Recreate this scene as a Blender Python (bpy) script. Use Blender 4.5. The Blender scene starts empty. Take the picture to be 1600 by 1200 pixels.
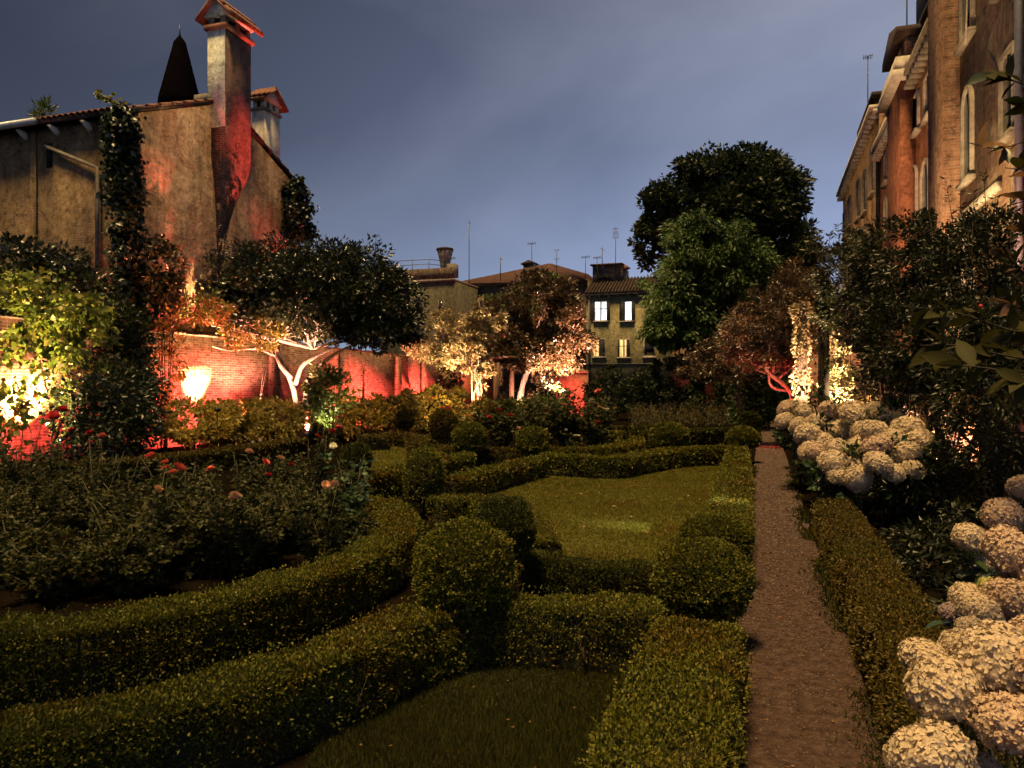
import bpy, math, random
import numpy as np
from mathutils import Vector, Matrix

R = math.radians
rng = np.random.default_rng(7)
random.seed(7)
SC = bpy.context.scene
COL = SC.collection

# ------------------------------------------------------------------ camera
CAM_H = 1.75
YAW = math.atan(0.327)
CA, SA = math.cos(YAW), math.sin(YAW)
FPX, HZ, CX = 1200.0, 610.0, 800.0
cd = bpy.data.cameras.new('camera')
cam = bpy.data.objects.new('camera', cd)
COL.objects.link(cam)
cam.location = (0, 0, CAM_H)
cam.rotation_euler = (R(90), 0, YAW)
cd.sensor_width = 36
cd.lens = 36 * FPX / 1600
cd.shift_y = 10 / 1600
cd.clip_end = 2000
SC.camera = cam

# ------------------------------------------------------------------ sky
world = bpy.data.worlds.new('World')
SC.world = world
world.use_nodes = True
wn, wl = world.node_tree.nodes, world.node_tree.links
wn.clear()
w_out = wn.new('ShaderNodeOutputWorld')
w_bg = wn.new('ShaderNodeBackground')
w_bg.inputs['Strength'].default_value = 1.0
wl.new(w_bg.outputs[0], w_out.inputs[0])
SUN_EL = R(72)
sky = wn.new('ShaderNodeTexSky')
sky.sky_type = 'NISHITA'
sky.sun_disc = False
sky.sun_elevation = SUN_EL
sky.sun_rotation = R(192)
sky.altitude = 0
sky.air_density = 1.0
sky.dust_density = 0.6
sky.ozone_density = 1.5
w_tc = wn.new('ShaderNodeTexCoord')
w_sep = wn.new('ShaderNodeSeparateXYZ')
wl.new(w_tc.outputs['Generated'], w_sep.inputs[0])
# night sky: deep blue overhead, paler cloud-lit band low down
w_ramp = wn.new('ShaderNodeValToRGB')
cr = w_ramp.color_ramp
cr.elements[0].position = 0.0
cr.elements[0].color = (0.20, 0.265, 0.41, 1)
cr.elements[1].position = 1.0
cr.elements[1].color = (0.012, 0.015, 0.036, 1)
for pos, c in ((0.16, (0.17, 0.215, 0.345, 1)), (0.30, (0.108, 0.13, 0.203, 1)), (0.44, (0.077, 0.09, 0.143, 1)), (0.65, (0.036, 0.045, 0.085, 1))):
    e = cr.elements.new(pos)
    e.color = c
wl.new(w_sep.outputs['Z'], w_ramp.inputs[0])
w_map = wn.new('ShaderNodeMapping')
w_map.inputs['Scale'].default_value = (1.0, 1.0, 2.6)
wl.new(w_tc.outputs['Generated'], w_map.inputs[0])
w_noise = wn.new('ShaderNodeTexNoise')
w_map.inputs['Location'].default_value = (13.6, 7.2, 2.96)
w_noise.inputs['Scale'].default_value = 1.5
w_noise.inputs['Detail'].default_value = 5
w_noise.inputs['Roughness'].default_value = 0.5
w_noise.inputs['Distortion'].default_value = 0.4
wl.new(w_map.outputs[0], w_noise.inputs['Vector'])
w_cr = wn.new('ShaderNodeValToRGB')
w_cr.color_ramp.elements[0].position = 0.36
w_cr.color_ramp.elements[0].color = (0.0, 0.0, 0.0, 1)
w_cr.color_ramp.elements[1].position = 0.70
w_cr.color_ramp.elements[1].color = (1, 1, 1, 1)
wl.new(w_noise.outputs['Fac'], w_cr.inputs[0])
w_cloud = wn.new('ShaderNodeMix')
w_cloud.data_type = 'RGBA'
wl.new(w_cr.outputs[0], w_cloud.inputs[0])
w_dim = wn.new('ShaderNodeMix')
w_dim.data_type = 'RGBA'
w_dim.blend_type = 'MULTIPLY'
w_dim.inputs[0].default_value = 1.0
w_dim.inputs[7].default_value = (0.80, 0.81, 0.82, 1)
wl.new(w_ramp.outputs[0], w_dim.inputs[6])
w_lift = wn.new('ShaderNodeMix')
w_lift.data_type = 'RGBA'
w_lift.blend_type = 'ADD'
w_lift.inputs[0].default_value = 1.0
w_lift.inputs[7].default_value = (0.075, 0.074, 0.074, 1)
wl.new(w_ramp.outputs[0], w_lift.inputs[6])
wl.new(w_dim.outputs[2], w_cloud.inputs[6])
wl.new(w_lift.outputs[2], w_cloud.inputs[7])
# a trace of the physical sky keeps the tint natural
w_add = wn.new('ShaderNodeMix')
w_add.data_type = 'RGBA'
w_add.blend_type = 'ADD'
w_add.inputs[0].default_value = 0.003
wl.new(w_cloud.outputs[2], w_add.inputs[6])
wl.new(sky.outputs[0], w_add.inputs[7])
# town glow: the sky pales slowly from the dark side (-x) to the lit side (+x)
w_mr = wn.new('ShaderNodeMapRange')
w_mr.interpolation_type = 'SMOOTHSTEP'
w_mr.inputs['From Min'].default_value = -1.0
w_mr.inputs['From Max'].default_value = 0.2
w_mr.inputs['To Min'].default_value = 0.27
w_mr.inputs['To Max'].default_value = 1.48
wl.new(w_sep.outputs['X'], w_mr.inputs[0])
w_vm = wn.new('ShaderNodeVectorMath')
w_vm.operation = 'SCALE'
wl.new(w_add.outputs[2], w_vm.inputs[0])
wl.new(w_mr.outputs[0], w_vm.inputs['Scale'])
wl.new(w_vm.outputs[0], w_bg.inputs[0])

# ------------------------------------------------------------------ town glow (the one sun lamp)
sd = bpy.data.lights.new('sun', 'SUN')
sd.energy = 5.0
sd.angle = R(14)
sd.color = (1.0, 0.66, 0.27)
sun = bpy.data.objects.new('sun', sd)
COL.objects.link(sun)
sun.location = (0, -20, 30)
sun.rotation_euler = Vector((0.09, 0.29, -0.95)).to_track_quat('-Z', 'Y').to_euler()

SC.view_settings.view_transform = 'Standard'
SC.view_settings.look = 'None'
SC.view_settings.exposure = 0.4
SC.view_settings.gamma = 1
SC.render.engine = 'CYCLES'
SC.cycles.use_denoising = True
SC.cycles.use_adaptive_sampling = True
SC.cycles.adaptive_threshold = 0.03
SC.cycles.adaptive_min_samples = 12
SC.cycles.max_bounces = 4
SC.cycles.diffuse_bounces = 2
SC.cycles.transmission_bounces = 3
SC.cycles.glossy_bounces = 2
SC.cycles.transparent_max_bounces = 4
SC.cycles.sample_clamp_indirect = 4
SC.cycles.caustics_reflective = False
SC.cycles.caustics_refractive = False

# ================================================================== helpers
def cw(xc, yc, z=0.0):
    """camera-frame ground metres -> world"""
    return np.array((xc * CA - yc * SA, xc * SA + yc * CA, z))

def g(px, py, z=0.0):
    """point of the plane at height z seen at a pixel of the survey photo"""
    yc = (CAM_H - z) * FPX / (py - HZ)
    return cw((px - CX) / FPX * yc, yc, z)

def gd(px, py, yc):
    """point at forward distance yc"""
    return cw((px - CX) / FPX * yc, yc, CAM_H + (HZ - py) / FPX * yc)

def on_x(px, py, x):
    """point on the plane x = const"""
    r = (px - CX) / FPX
    # Xc = x CA + y SA ; Yc = -x SA + y CA
    y = (x * CA + r * x * SA) / (r * CA - SA)
    yc = -x * SA + y * CA
    return np.array((x, y, CAM_H + (HZ - py) / FPX * yc))

def on_y(px, py, y):
    r = (px - CX) / FPX
    x = (r * y * CA - y * SA) / (CA + r * SA)
    yc = -x * SA + y * CA
    return np.array((x, y, CAM_H + (HZ - py) / FPX * yc))

def dist(p):
    return max(0.5, -p[0] * SA + p[1] * CA)

BASE = {}
def tag(o, label=None, cat=None, group=None, kind=None):
    if label: o['label'] = label
    if cat: o['category'] = cat
    if group: o['group'] = group
    if kind: o['kind'] = kind
    return o

def attach(o, parent, base):
    COL.objects.link(o)
    base = np.array(base, float)
    if parent is not None:
        o.parent = parent
        o.location = base - BASE[parent.name]
    else:
        o.location = base
    BASE[o.name] = base
    return o

def empty(name, base, label, cat, group=None):
    o = bpy.data.objects.new(name, None)
    o.empty_display_size = 0.1
    attach(o, None, base)
    return tag(o, label, cat, group)

def np_mesh(name, V, F, mat, smooth=False):
    """V (n,3) array; F list of index tuples or (m,k) array"""
    me = bpy.data.meshes.new(name)
    V = np.asarray(V, np.float32)
    me.vertices.add(len(V))
    me.vertices.foreach_set('co', V.ravel())
    if isinstance(F, np.ndarray):
        m, k = F.shape
        loops = F.ravel().astype(np.int32)
        starts = np.arange(0, m * k, k, dtype=np.int32)
    else:
        loops = np.fromiter((i for f in F for i in f), np.int32)
        lens = np.array([len(f) for f in F], np.int32)
        starts = np.concatenate(([0], np.cumsum(lens)[:-1])).astype(np.int32)
        m = len(F)
    me.loops.add(len(loops))
    me.loops.foreach_set('vertex_index', loops)
    me.polygons.add(m)
    me.polygons.foreach_set('loop_start', starts)
    if smooth:
        me.polygons.foreach_set('use_smooth', np.ones(m, bool))
    me.update(calc_edges=True)
    me.validate()
    if mat is not None:
        me.materials.append(mat)
    return me

def mesh_obj(name, V, F, mat, parent=None, base=None, smooth=False, **kw):
    V = np.asarray(V, float)
    if base is None:
        base = BASE[parent.name] if parent is not None else (V[:, 0].mean(), V[:, 1].mean(), V[:, 2].min())
    base = np.array(base, float)
    o = bpy.data.objects.new(name, np_mesh(name, V - base, F, mat, smooth))
    attach(o, parent, base)
    if name in ('twigs', 'stems', 'canes', 'branches', 'elements'):
        o['kind'] = 'stuff'
    return tag(o, **kw)

class MB:
    """collects solid shapes into one mesh"""
    def __init__(s):
        s.v, s.f = [], []
    def add(s, V, F):
        n = len(s.v)
        s.v.extend([tuple(p) for p in V])
        s.f.extend([tuple(i + n for i in f) for f in F])
        return s
    def box(s, x0, x1, y0, y1, z0, z1):
        V = [(x, y, z) for z in (z0, z1) for y in (y0, y1) for x in (x0, x1)]
        return s.add(V, [(0, 2, 3, 1), (4, 5, 7, 6), (0, 1, 5, 4), (2, 6, 7, 3), (0, 4, 6, 2), (1, 3, 7, 5)])
    def prism(s, poly, a0, a1, axis):
        """poly: 2-D outline in the two other axes; extruded along axis from a0 to a1"""
        n = len(poly)
        V = []
        for a in (a0, a1):
            for p, q in poly:
                V.append((a, p, q) if axis == 0 else (p, a, q) if axis == 1 else (p, q, a))
        F = [tuple(range(n)), tuple(range(2 * n - 1, n - 1, -1))]
        for i in range(n):
            j = (i + 1) % n
            F.append((i, i + n, j + n, j))
        return s.add(V, F)
    def tube(s, pts, rad, n=6, cap=True):
        pts = [np.array(p, float) for p in pts]
        if not hasattr(rad, '__len__'):
            rad = [rad] * len(pts)
        V, F = [], []
        ref = np.array((0.31, 0.17, 0.93))
        for i, p in enumerate(pts):
            t = pts[min(i + 1, len(pts) - 1)] - pts[max(i - 1, 0)]
            t = t / (np.linalg.norm(t) + 1e-9)
            a = np.cross(t, ref)
            if np.linalg.norm(a) < 0.15:
                a = np.cross(t, (1, 0, 0))
            a /= np.linalg.norm(a)
            b = np.cross(t, a)
            for k in range(n):
                an = 2 * math.pi * k / n
                V.append(p + rad[i] * (math.cos(an) * a + math.sin(an) * b))
        for i in range(len(pts) - 1):
            for k in range(n):
                F.append((i * n + k, i * n + (k + 1) % n, (i + 1) * n + (k + 1) % n, (i + 1) * n + k))
        if cap:
            F.append(tuple(range(n - 1, -1, -1)))
            F.append(tuple(range((len(pts) - 1) * n, len(pts) * n)))
        return s.add(V, F)
    def lathe(s, prof, cx, cy, n=12):
        V, F = [], []
        for r, z in prof:
            for k in range(n):
                a = 2 * math.pi * k / n
                V.append((cx + r * math.cos(a), cy + r * math.sin(a), z))
        for i in range(len(prof) - 1):
            for k in range(n):
                F.append((i * n + k, i * n + (k + 1) % n, (i + 1) * n + (k + 1) % n, (i + 1) * n + k))
        F.append(tuple(range(n - 1, -1, -1)))
        F.append(tuple(range((len(prof) - 1) * n, len(prof) * n)))
        return s.add(V, F)
    def build(s, name, mat, parent=None, base=None, smooth=False, **kw):
        return mesh_obj(name, s.v, s.f, mat, parent, base, smooth, **kw)

def unit(a):
    return a / (np.linalg.norm(a, axis=-1, keepdims=True) + 1e-9)

def leaf_arrays(P, A, L, W, cup=0.15):
    """one folded diamond leaf per point: base P, axis A, length L, width W"""
    n = len(P)
    A = unit(A)
    S = unit(np.cross(A, unit(rng.normal(size=(n, 3)))))
    N = np.cross(S, A)
    L = np.broadcast_to(np.asarray(L, float), (n,))[:, None]
    W = np.broadcast_to(np.asarray(W, float), (n,))[:, None]
    mid = P + A * L * 0.45 + N * W * cup
    V = np.stack((P, mid + S * W * 0.5, P + A * L - N * L * 0.08, mid - S * W * 0.5), 1).reshape(-1, 3)
    i = np.arange(n, dtype=np.int32)[:, None] * 4
    F = np.concatenate((i + np.array([[0, 1, 2]], np.int32), i + np.array([[0, 2, 3]], np.int32)), 1).reshape(-1, 3)
    return V, F

def leaves(name, P, A, L, W, mat, parent, kind='stuff', cup=0.15, **kw):
    V, F = leaf_arrays(np.asarray(P), np.asarray(A), L, W, cup)
    o = mesh_obj(name, V, F, mat, parent)
    return tag(o, kind=kind, **kw)

def lump(P, f=1.0, seed=0.0):
    """cheap smooth noise in -1..1"""
    x, y, z = P[..., 0] * f + seed, P[..., 1] * f + seed * 1.7, P[..., 2] * f + seed * 0.6
    return (np.sin(x * 1.9 + 1.3 * np.sin(y * 1.1 + z)) + np.sin(y * 2.3 + 1.1 * np.sin(z * 1.7 + x * .9)) + np.sin(z * 2.7 + 1.2 * np.sin(x * 1.3 - y))) / 3

# ------------------------------------------------------------------ materials
def new_mat(name):
    m = bpy.data.materials.new(name)
    m.use_nodes = True
    n = m.node_tree.nodes
    for x in list(n):
        n.remove(x)
    return m, n, m.node_tree.links

def N(n, t, **kw):
    x = n.new(t)
    for k, v in kw.items():
        if k in x.inputs:
            x.inputs[k].default_value = v
        else:
            setattr(x, k, v)
    return x

def ramp(n, stops):
    r = n.new('ShaderNodeValToRGB')
    e = r.color_ramp.elements
    e[0].position, e[0].color = stops[0][0], (*stops[0][1], 1)
    e[1].position, e[1].color = stops[-1][0], (*stops[-1][1], 1)
    for p, c in stops[1:-1]:
        q = e.new(p)
        q.color = (*c, 1)
    return r

def leaf_mat(name, cols, rough=0.5, trans=0.3, spec=0.4, patch=None, pscale=1.3):
    m, n, l = new_mat(name)
    geo = n.new('ShaderNodeNewGeometry')
    rp = ramp(n, [(i / (len(cols) - 1), c) for i, c in enumerate(cols)])
    l.new(geo.outputs['Random Per Island'], rp.inputs[0])
    b = N(n, 'ShaderNodeBsdfPrincipled', Roughness=rough)
    b.inputs['Specular IOR Level'].default_value = spec
    csock = rp.outputs[0]
    if patch:
        tc = n.new('ShaderNodeTexCoord')
        no = N(n, 'ShaderNodeTexNoise', Scale=pscale, Detail=5, Roughness=0.65)
        l.new(tc.outputs['Object'], no.inputs['Vector'])
        mr = ramp(n, [(0.50, (0, 0, 0)), (0.66, (1, 1, 1))])
        l.new(no.outputs['Fac'], mr.inputs[0])
        mc = N(n, 'ShaderNodeMix', data_type='RGBA', blend_type='MULTIPLY')
        l.new(mr.outputs[0], mc.inputs[0])
        l.new(rp.outputs[0], mc.inputs[6])
        mc.inputs[7].default_value = (*patch, 1)
        csock = mc.outputs[2]
    l.new(csock, b.inputs['Base Color'])
    t = n.new('ShaderNodeBsdfTranslucent')
    l.new(csock, t.inputs[0])
    mx = N(n, 'ShaderNodeMixShader')
    mx.inputs[0].default_value = trans
    l.new(b.outputs[0], mx.inputs[1])
    l.new(t.outputs[0], mx.inputs[2])
    o = n.new('ShaderNodeOutputMaterial')
    l.new(mx.outputs[0], o.inputs[0])
    return m

def noise_mat(name, stops, scale=4.0, detail=6, rough=0.85, stretch=(1, 1, 1), bump=0.3, bscale=30.0, spec=0.25, bdist=0.02, metallic=0.0, scale2=None):
    m, n, l = new_mat(name)
    tc = n.new('ShaderNodeTexCoord')
    mp = N(n, 'ShaderNodeMapping')
    mp.inputs['Scale'].default_value = stretch
    l.new(tc.outputs['Object'], mp.inputs[0])
    no = N(n, 'ShaderNodeTexNoise', Scale=scale, Detail=detail, Roughness=0.62)
    l.new(mp.outputs[0], no.inputs['Vector'])
    rp = ramp(n, stops)
    l.new(no.outputs['Fac'], rp.inputs[0])
    b = N(n, 'ShaderNodeBsdfPrincipled', Roughness=rough, Metallic=metallic)
    b.inputs['Specular IOR Level'].default_value = spec
    l.new(rp.outputs[0], b.inputs['Base Color'])
    nb = N(n, 'ShaderNodeTexNoise', Scale=bscale, Detail=5)
    l.new(tc.outputs['Object'], nb.inputs['Vector'])
    bp = N(n, 'ShaderNodeBump', Strength=bump, Distance=bdist)
    l.new(nb.outputs['Fac'], bp.inputs['Height'])
    l.new(bp.outputs[0], b.inputs['Normal'])
    o = n.new('ShaderNodeOutputMaterial')
    l.new(b.outputs[0], o.inputs[0])
    return m

def wall_mat(name, plaster, brick_a, brick_b, axis, reveal=0.5, stain=0.6, brick_w=0.26, mortar=(0.24, 0.19, 0.14), soft=0.05, rough=0.9):
    """old plaster falling off brickwork, rain streaks; axis: horizontal axis of the wall, 0 = x, 1 = y"""
    m, n, l = new_mat(name)
    tc = n.new('ShaderNodeTexCoord')
    sp = n.new('ShaderNodeSeparateXYZ')
    l.new(tc.outputs['Object'], sp.inputs[0])
    cb = n.new('ShaderNodeCombineXYZ')
    sxy = n.new('ShaderNodeMath')
    l.new(sp.outputs[0], sxy.inputs[0])
    l.new(sp.outputs[1], sxy.inputs[1])
    l.new(sxy.outputs[0], cb.inputs[0])
    l.new(sp.outputs[2], cb.inputs[1])
    # warp so courses are not ruler straight
    wn_ = N(n, 'ShaderNodeTexNoise', Scale=1.7, Detail=3)
    l.new(tc.outputs['Object'], wn_.inputs['Vector'])
    wadd = n.new('ShaderNodeVectorMath')
    wadd.operation = 'MULTIPLY_ADD'
    l.new(wn_.outputs['Color'], wadd.inputs[0])
    wadd.inputs[1].default_value = (0.07, 0.07, 0)
    l.new(cb.outputs[0], wadd.inputs[2])
    br = n.new('ShaderNodeTexBrick')
    br.inputs['Scale'].default_value = 1.0
    br.inputs['Brick Width'].default_value = brick_w
    br.inputs['Row Height'].default_value = 0.29 * brick_w
    br.inputs['Mortar Size'].default_value = 0.009
    br.inputs['Color1'].default_value = (*brick_a, 1)
    br.inputs['Color2'].default_value = (*brick_b, 1)
    br.inputs['Mortar'].default_value = (*mortar, 1)
    l.new(wadd.outputs[0], br.inputs['Vector'])
    pn = N(n, 'ShaderNodeTexNoise', Scale=2.6, Detail=9, Roughness=0.74, Distortion=0.5)
    l.new(tc.outputs['Object'], pn.inputs['Vector'])
    prp = ramp(n, [(0.30, tuple(c * 0.38 for c in plaster)), (0.43, tuple(c * 0.8 for c in plaster)), (0.54, plaster), (0.70, tuple(min(1, c * 1.5) for c in plaster))])
    l.new(pn.outputs['Fac'], prp.inputs[0])
    mk = N(n, 'ShaderNodeTexNoise', Scale=0.62, Detail=9, Roughness=0.72, Distortion=0.8)
    l.new(tc.outputs['Object'], mk.inputs['Vector'])
    mrp = ramp(n, [(reveal - soft, (1, 1, 1)), (reveal + soft, (0, 0, 0))])
    l.new(mk.outputs['Fac'], mrp.inputs[0])
    mx = N(n, 'ShaderNodeMix', data_type='RGBA')
    l.new(mrp.outputs[0], mx.inputs[0])
    l.new(prp.outputs[0], mx.inputs[6])
    l.new(br.outputs['Color'], mx.inputs[7])
    # rain streaks
    sm = N(n, 'ShaderNodeMapping')
    sm.inputs['Scale'].default_value = (0.9, 0.9, 0.13)
    l.new(tc.outputs['Object'], sm.inputs[0])
    sn = N(n, 'ShaderNodeTexNoise', Scale=1.3, Detail=8, Roughness=0.72, Distortion=0.6)
    l.new(sm.outputs[0], sn.inputs['Vector'])
    srp = ramp(n, [(0.30, (1 - stain,) * 3), (0.52, (1 - stain * 0.25,) * 3), (0.62, (1, 1, 1))])
    l.new(sn.outputs['Fac'], srp.inputs[0])
    ms = N(n, 'ShaderNodeMix', data_type='RGBA', blend_type='MULTIPLY')
    ms.inputs[0].default_value = 1
    l.new(mx.outputs[2], ms.inputs[6])
    l.new(srp.outputs[0], ms.inputs[7])
    mo = N(n, 'ShaderNodeTexNoise', Scale=4.5, Detail=12, Roughness=0.8, Distortion=0.3)
    l.new(tc.outputs['Object'], mo.inputs['Vector'])
    mor = ramp(n, [(0.36, (0.30, 0.27, 0.25)), (0.47, (0.85, 0.85, 0.85)), (0.60, (1.15, 1.15, 1.15))])
    l.new(mo.outputs['Fac'], mor.inputs[0])
    ms2 = N(n, 'ShaderNodeMix', data_type='RGBA', blend_type='MULTIPLY')
    ms2.inputs[0].default_value = 1
    l.new(ms.outputs[2], ms2.inputs[6])
    l.new(mor.outputs[0], ms2.inputs[7])
    b = N(n, 'ShaderNodeBsdfPrincipled', Roughness=rough)
    b.inputs['Specular IOR Level'].default_value = 0.15
    l.new(ms2.outputs[2], b.inputs['Base Color'])
    # height: mortar recessed, plaster proud
    h1 = n.new('ShaderNodeMath'); h1.operation = 'MULTIPLY_ADD'
    l.new(br.outputs['Fac'], h1.inputs[0]); h1.inputs[1].default_value = -0.4; h1.inputs[2].default_value = 0.5
    h2 = N(n, 'ShaderNodeMix', data_type='FLOAT')
    l.new(mrp.outputs[0], h2.inputs[0])
    h2.inputs[2].default_value = 1.0
    l.new(h1.outputs[0], h2.inputs[3])
    fb = N(n, 'ShaderNodeTexNoise', Scale=9, Detail=6)
    l.new(tc.outputs['Object'], fb.inputs['Vector'])
    h3 = n.new('ShaderNodeMath'); h3.operation = 'MULTIPLY_ADD'
    l.new(fb.outputs['Fac'], h3.inputs[0]); h3.inputs[1].default_value = 0.9
    l.new(h2.outputs[0], h3.inputs[2])
    bp = N(n, 'ShaderNodeBump', Strength=0.8, Distance=0.035)
    l.new(h3.outputs[0], bp.inputs['Height'])
    l.new(bp.outputs[0], b.inputs['Normal'])
    o = n.new('ShaderNodeOutputMaterial')
    l.new(b.outputs[0], o.inputs[0])
    return m

def emit_mat(name, col, strength, curtain=False):
    m, n, l = new_mat(name)
    e = N(n, 'ShaderNodeEmission', Strength=strength)
    e.inputs[0].default_value = (*col, 1)
    if curtain:
        # lit room seen through folded curtains
        tc = n.new('ShaderNodeTexCoord')
        mp = N(n, 'ShaderNodeMapping')
        mp.inputs['Scale'].default_value = (1.0, 0.1, 0.12)
        l.new(tc.outputs['Object'], mp.inputs[0])
        no = N(n, 'ShaderNodeTexNoise', Scale=6.5, Detail=3)
        l.new(mp.outputs[0], no.inputs['Vector'])
        rp = ramp(n, [(0.35, tuple(c * k for c, k in zip(col, (0.42, 0.34, 0.26)))), (0.6, col)])
        l.new(no.outputs['Fac'], rp.inputs[0])
        l.new(rp.outputs[0], e.inputs[0])
    o = n.new('ShaderNodeOutputMaterial')
    l.new(e.outputs[0], o.inputs[0])
    return m

def glass_mat(name, col=(0.02, 0.022, 0.025)):
    m, n, l = new_mat(name)
    b = N(n, 'ShaderNodeBsdfPrincipled', Roughness=0.08)
    b.inputs['Base Color'].default_value = (*col, 1)
    b.inputs['Specular IOR Level'].default_value = 0.6
    o = n.new('ShaderNodeOutputMaterial')
    l.new(b.outputs[0], o.inputs[0])
    return m

M = {}
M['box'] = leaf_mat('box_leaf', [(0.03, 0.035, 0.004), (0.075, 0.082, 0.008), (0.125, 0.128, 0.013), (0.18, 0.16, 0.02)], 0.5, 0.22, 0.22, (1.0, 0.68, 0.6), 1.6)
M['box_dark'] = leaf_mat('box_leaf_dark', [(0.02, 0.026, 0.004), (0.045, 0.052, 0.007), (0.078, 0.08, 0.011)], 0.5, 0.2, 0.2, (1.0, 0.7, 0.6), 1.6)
M['box_brown'] = leaf_mat('box_leaf_brown', [(0.035, 0.027, 0.005), (0.085, 0.063, 0.010), (0.13, 0.092, 0.016)], 0.5, 0.2, 0.2, (0.75, 0.95, 0.7), 1.2)
M['box_core'] = noise_mat('box_core', [(0.3, (0.004, 0.005, 0.001)), (0.5, (0.012, 0.013, 0.003)), (0.7, (0.035, 0.034, 0.007))], 60, bump=0.6)  # near-black core: shade in the gaps between leaves is put into its colour
M['twig'] = noise_mat('twig_bark', [(0.3, (0.02, 0.016, 0.010)), (0.7, (0.05, 0.038, 0.024))], 18)
M['rose_leaf'] = leaf_mat('rose_leaf', [(0.015, 0.020, 0.004), (0.036, 0.04, 0.008), (0.068, 0.06, 0.014)], 0.5, 0.25, 0.2)
M['rose_leaf_pale'] = leaf_mat('rose_leaf_pale', [(0.05, 0.08, 0.03), (0.09, 0.14, 0.05)], 0.4, 0.3, 0.5)
M['cane'] = noise_mat('rose_cane', [(0.3, (0.03, 0.04, 0.015)), (0.7, (0.07, 0.055, 0.03))], 20)
M['ivy'] = leaf_mat('ivy_leaf', [(0.008, 0.014, 0.003), (0.017, 0.026, 0.006), (0.032, 0.04, 0.010)], 0.38, 0.22, 0.5)
M['vine'] = leaf_mat('vine_leaf', [(0.09, 0.13, 0.014), (0.17, 0.21, 0.025), (0.26, 0.20, 0.04)], 0.45, 0.35, 0.4)
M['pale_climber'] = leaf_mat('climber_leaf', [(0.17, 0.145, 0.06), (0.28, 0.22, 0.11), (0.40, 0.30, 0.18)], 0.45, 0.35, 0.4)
M['shrub'] = leaf_mat('shrub_leaf', [(0.07, 0.065, 0.010), (0.15, 0.125, 0.02), (0.24, 0.175, 0.035)], 0.45, 0.3, 0.4)
M['shrub_green'] = leaf_mat('shrub_leaf_green', [(0.04, 0.065, 0.012), (0.08, 0.11, 0.02), (0.13, 0.15, 0.03)], 0.42, 0.3, 0.45)
M['evergreen'] = leaf_mat('evergreen_leaf', [(0.007, 0.011, 0.003), (0.018, 0.023, 0.006), (0.038, 0.043, 0.011)], 0.33, 0.15, 0.55)
M['tree_dark'] = leaf_mat('tree_leaf_dark', [(0.008, 0.014, 0.003), (0.017, 0.027, 0.006), (0.03, 0.042, 0.009)], 0.5, 0.2, 0.35)
M['tree_green'] = leaf_mat('tree_leaf_green', [(0.02, 0.042, 0.008), (0.04, 0.075, 0.014), (0.07, 0.115, 0.022)], 0.5, 0.25, 0.35)
M['bronze'] = leaf_mat('bronze_leaf', [(0.03, 0.016, 0.007), (0.065, 0.038, 0.015), (0.12, 0.075, 0.035), (0.035, 0.04, 0.012)], 0.34, 0.22, 0.55)
M['bamboo'] = leaf_mat('dark_shrub_leaf', [(0.006, 0.009, 0.002), (0.015, 0.019, 0.004), (0.034, 0.036, 0.008)], 0.4, 0.25, 0.45)
M['olive_leaf'] = leaf_mat('large_leaf', [(0.022, 0.024, 0.005), (0.05, 0.046, 0.009)], 0.6, 0.3, 0.15)
M['orange_leaf'] = leaf_mat('large_leaf_warm', [(0.16, 0.09, 0.03), (0.24, 0.12, 0.045)], 0.4, 0.3, 0.4)
M['hyd_leaf'] = leaf_mat('hydrangea_leaf', [(0.018, 0.036, 0.010), (0.04, 0.066, 0.018)], 0.4, 0.2, 0.45)
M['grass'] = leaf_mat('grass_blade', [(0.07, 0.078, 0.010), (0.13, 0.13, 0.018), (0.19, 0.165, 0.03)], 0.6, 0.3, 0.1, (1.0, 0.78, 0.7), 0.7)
M['grass_dark'] = leaf_mat('grass_blade_dark', [(0.026, 0.03, 0.006), (0.052, 0.053, 0.011)], 0.6, 0.3, 0.1, (1.0, 0.7, 0.6), 1.2)  # darker blade copy: front lawn's missing light is in the colour; also path weeds
M['lavender'] = leaf_mat('perennial_leaf', [(0.05, 0.05, 0.016), (0.085, 0.075, 0.028), (0.12, 0.10, 0.05)], 0.55, 0.3, 0.25)
M['bark'] = noise_mat('bark', [(0.3, (0.10, 0.075, 0.055)), (0.7, (0.26, 0.21, 0.165))], 9, stretch=(1, 1, 0.3), bump=0.7, bscale=25)
M['bark_dark'] = noise_mat('bark_dark', [(0.3, (0.03, 0.022, 0.015)), (0.7, (0.08, 0.06, 0.042))], 9, stretch=(1, 1, 0.3), bump=0.7, bscale=25)
M['old_post'] = noise_mat('old_post_wood', [(0.3, (0.008, 0.006, 0.005)), (0.7, (0.02, 0.015, 0.012))], 9, spec=0.05)
M['soil'] = noise_mat('soil', [(0.3, (0.003, 0.0022, 0.0015)), (0.7, (0.009, 0.0065, 0.004))], 3, bump=0.8, bscale=18, bdist=0.03, spec=0.0, rough=1.0)
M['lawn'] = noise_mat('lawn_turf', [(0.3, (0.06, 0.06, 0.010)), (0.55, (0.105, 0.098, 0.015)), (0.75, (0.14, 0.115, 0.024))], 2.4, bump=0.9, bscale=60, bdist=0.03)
M['lawn_shaded'] = noise_mat('lawn_turf_shaded', [(0.3, (0.018, 0.018, 0.006)), (0.7, (0.036, 0.034, 0.011))], 3, bump=0.9, bscale=60, bdist=0.03)  # darker turf copy: the front corner's missing light is put into the colour
M['gravel'] = noise_mat('gravel_bed', [(0.3, (0.026, 0.017, 0.0135)), (0.5, (0.058, 0.037, 0.030)), (0.72, (0.10, 0.067, 0.056))], 14, detail=14, spec=0.0, bump=0.9, bscale=75, bdist=0.02)
M['pebble'] = leaf_mat('pebbles', [(0.03, 0.019, 0.015), (0.058, 0.038, 0.031), (0.105, 0.072, 0.061)], 0.8, 0.0, 0.3)
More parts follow.
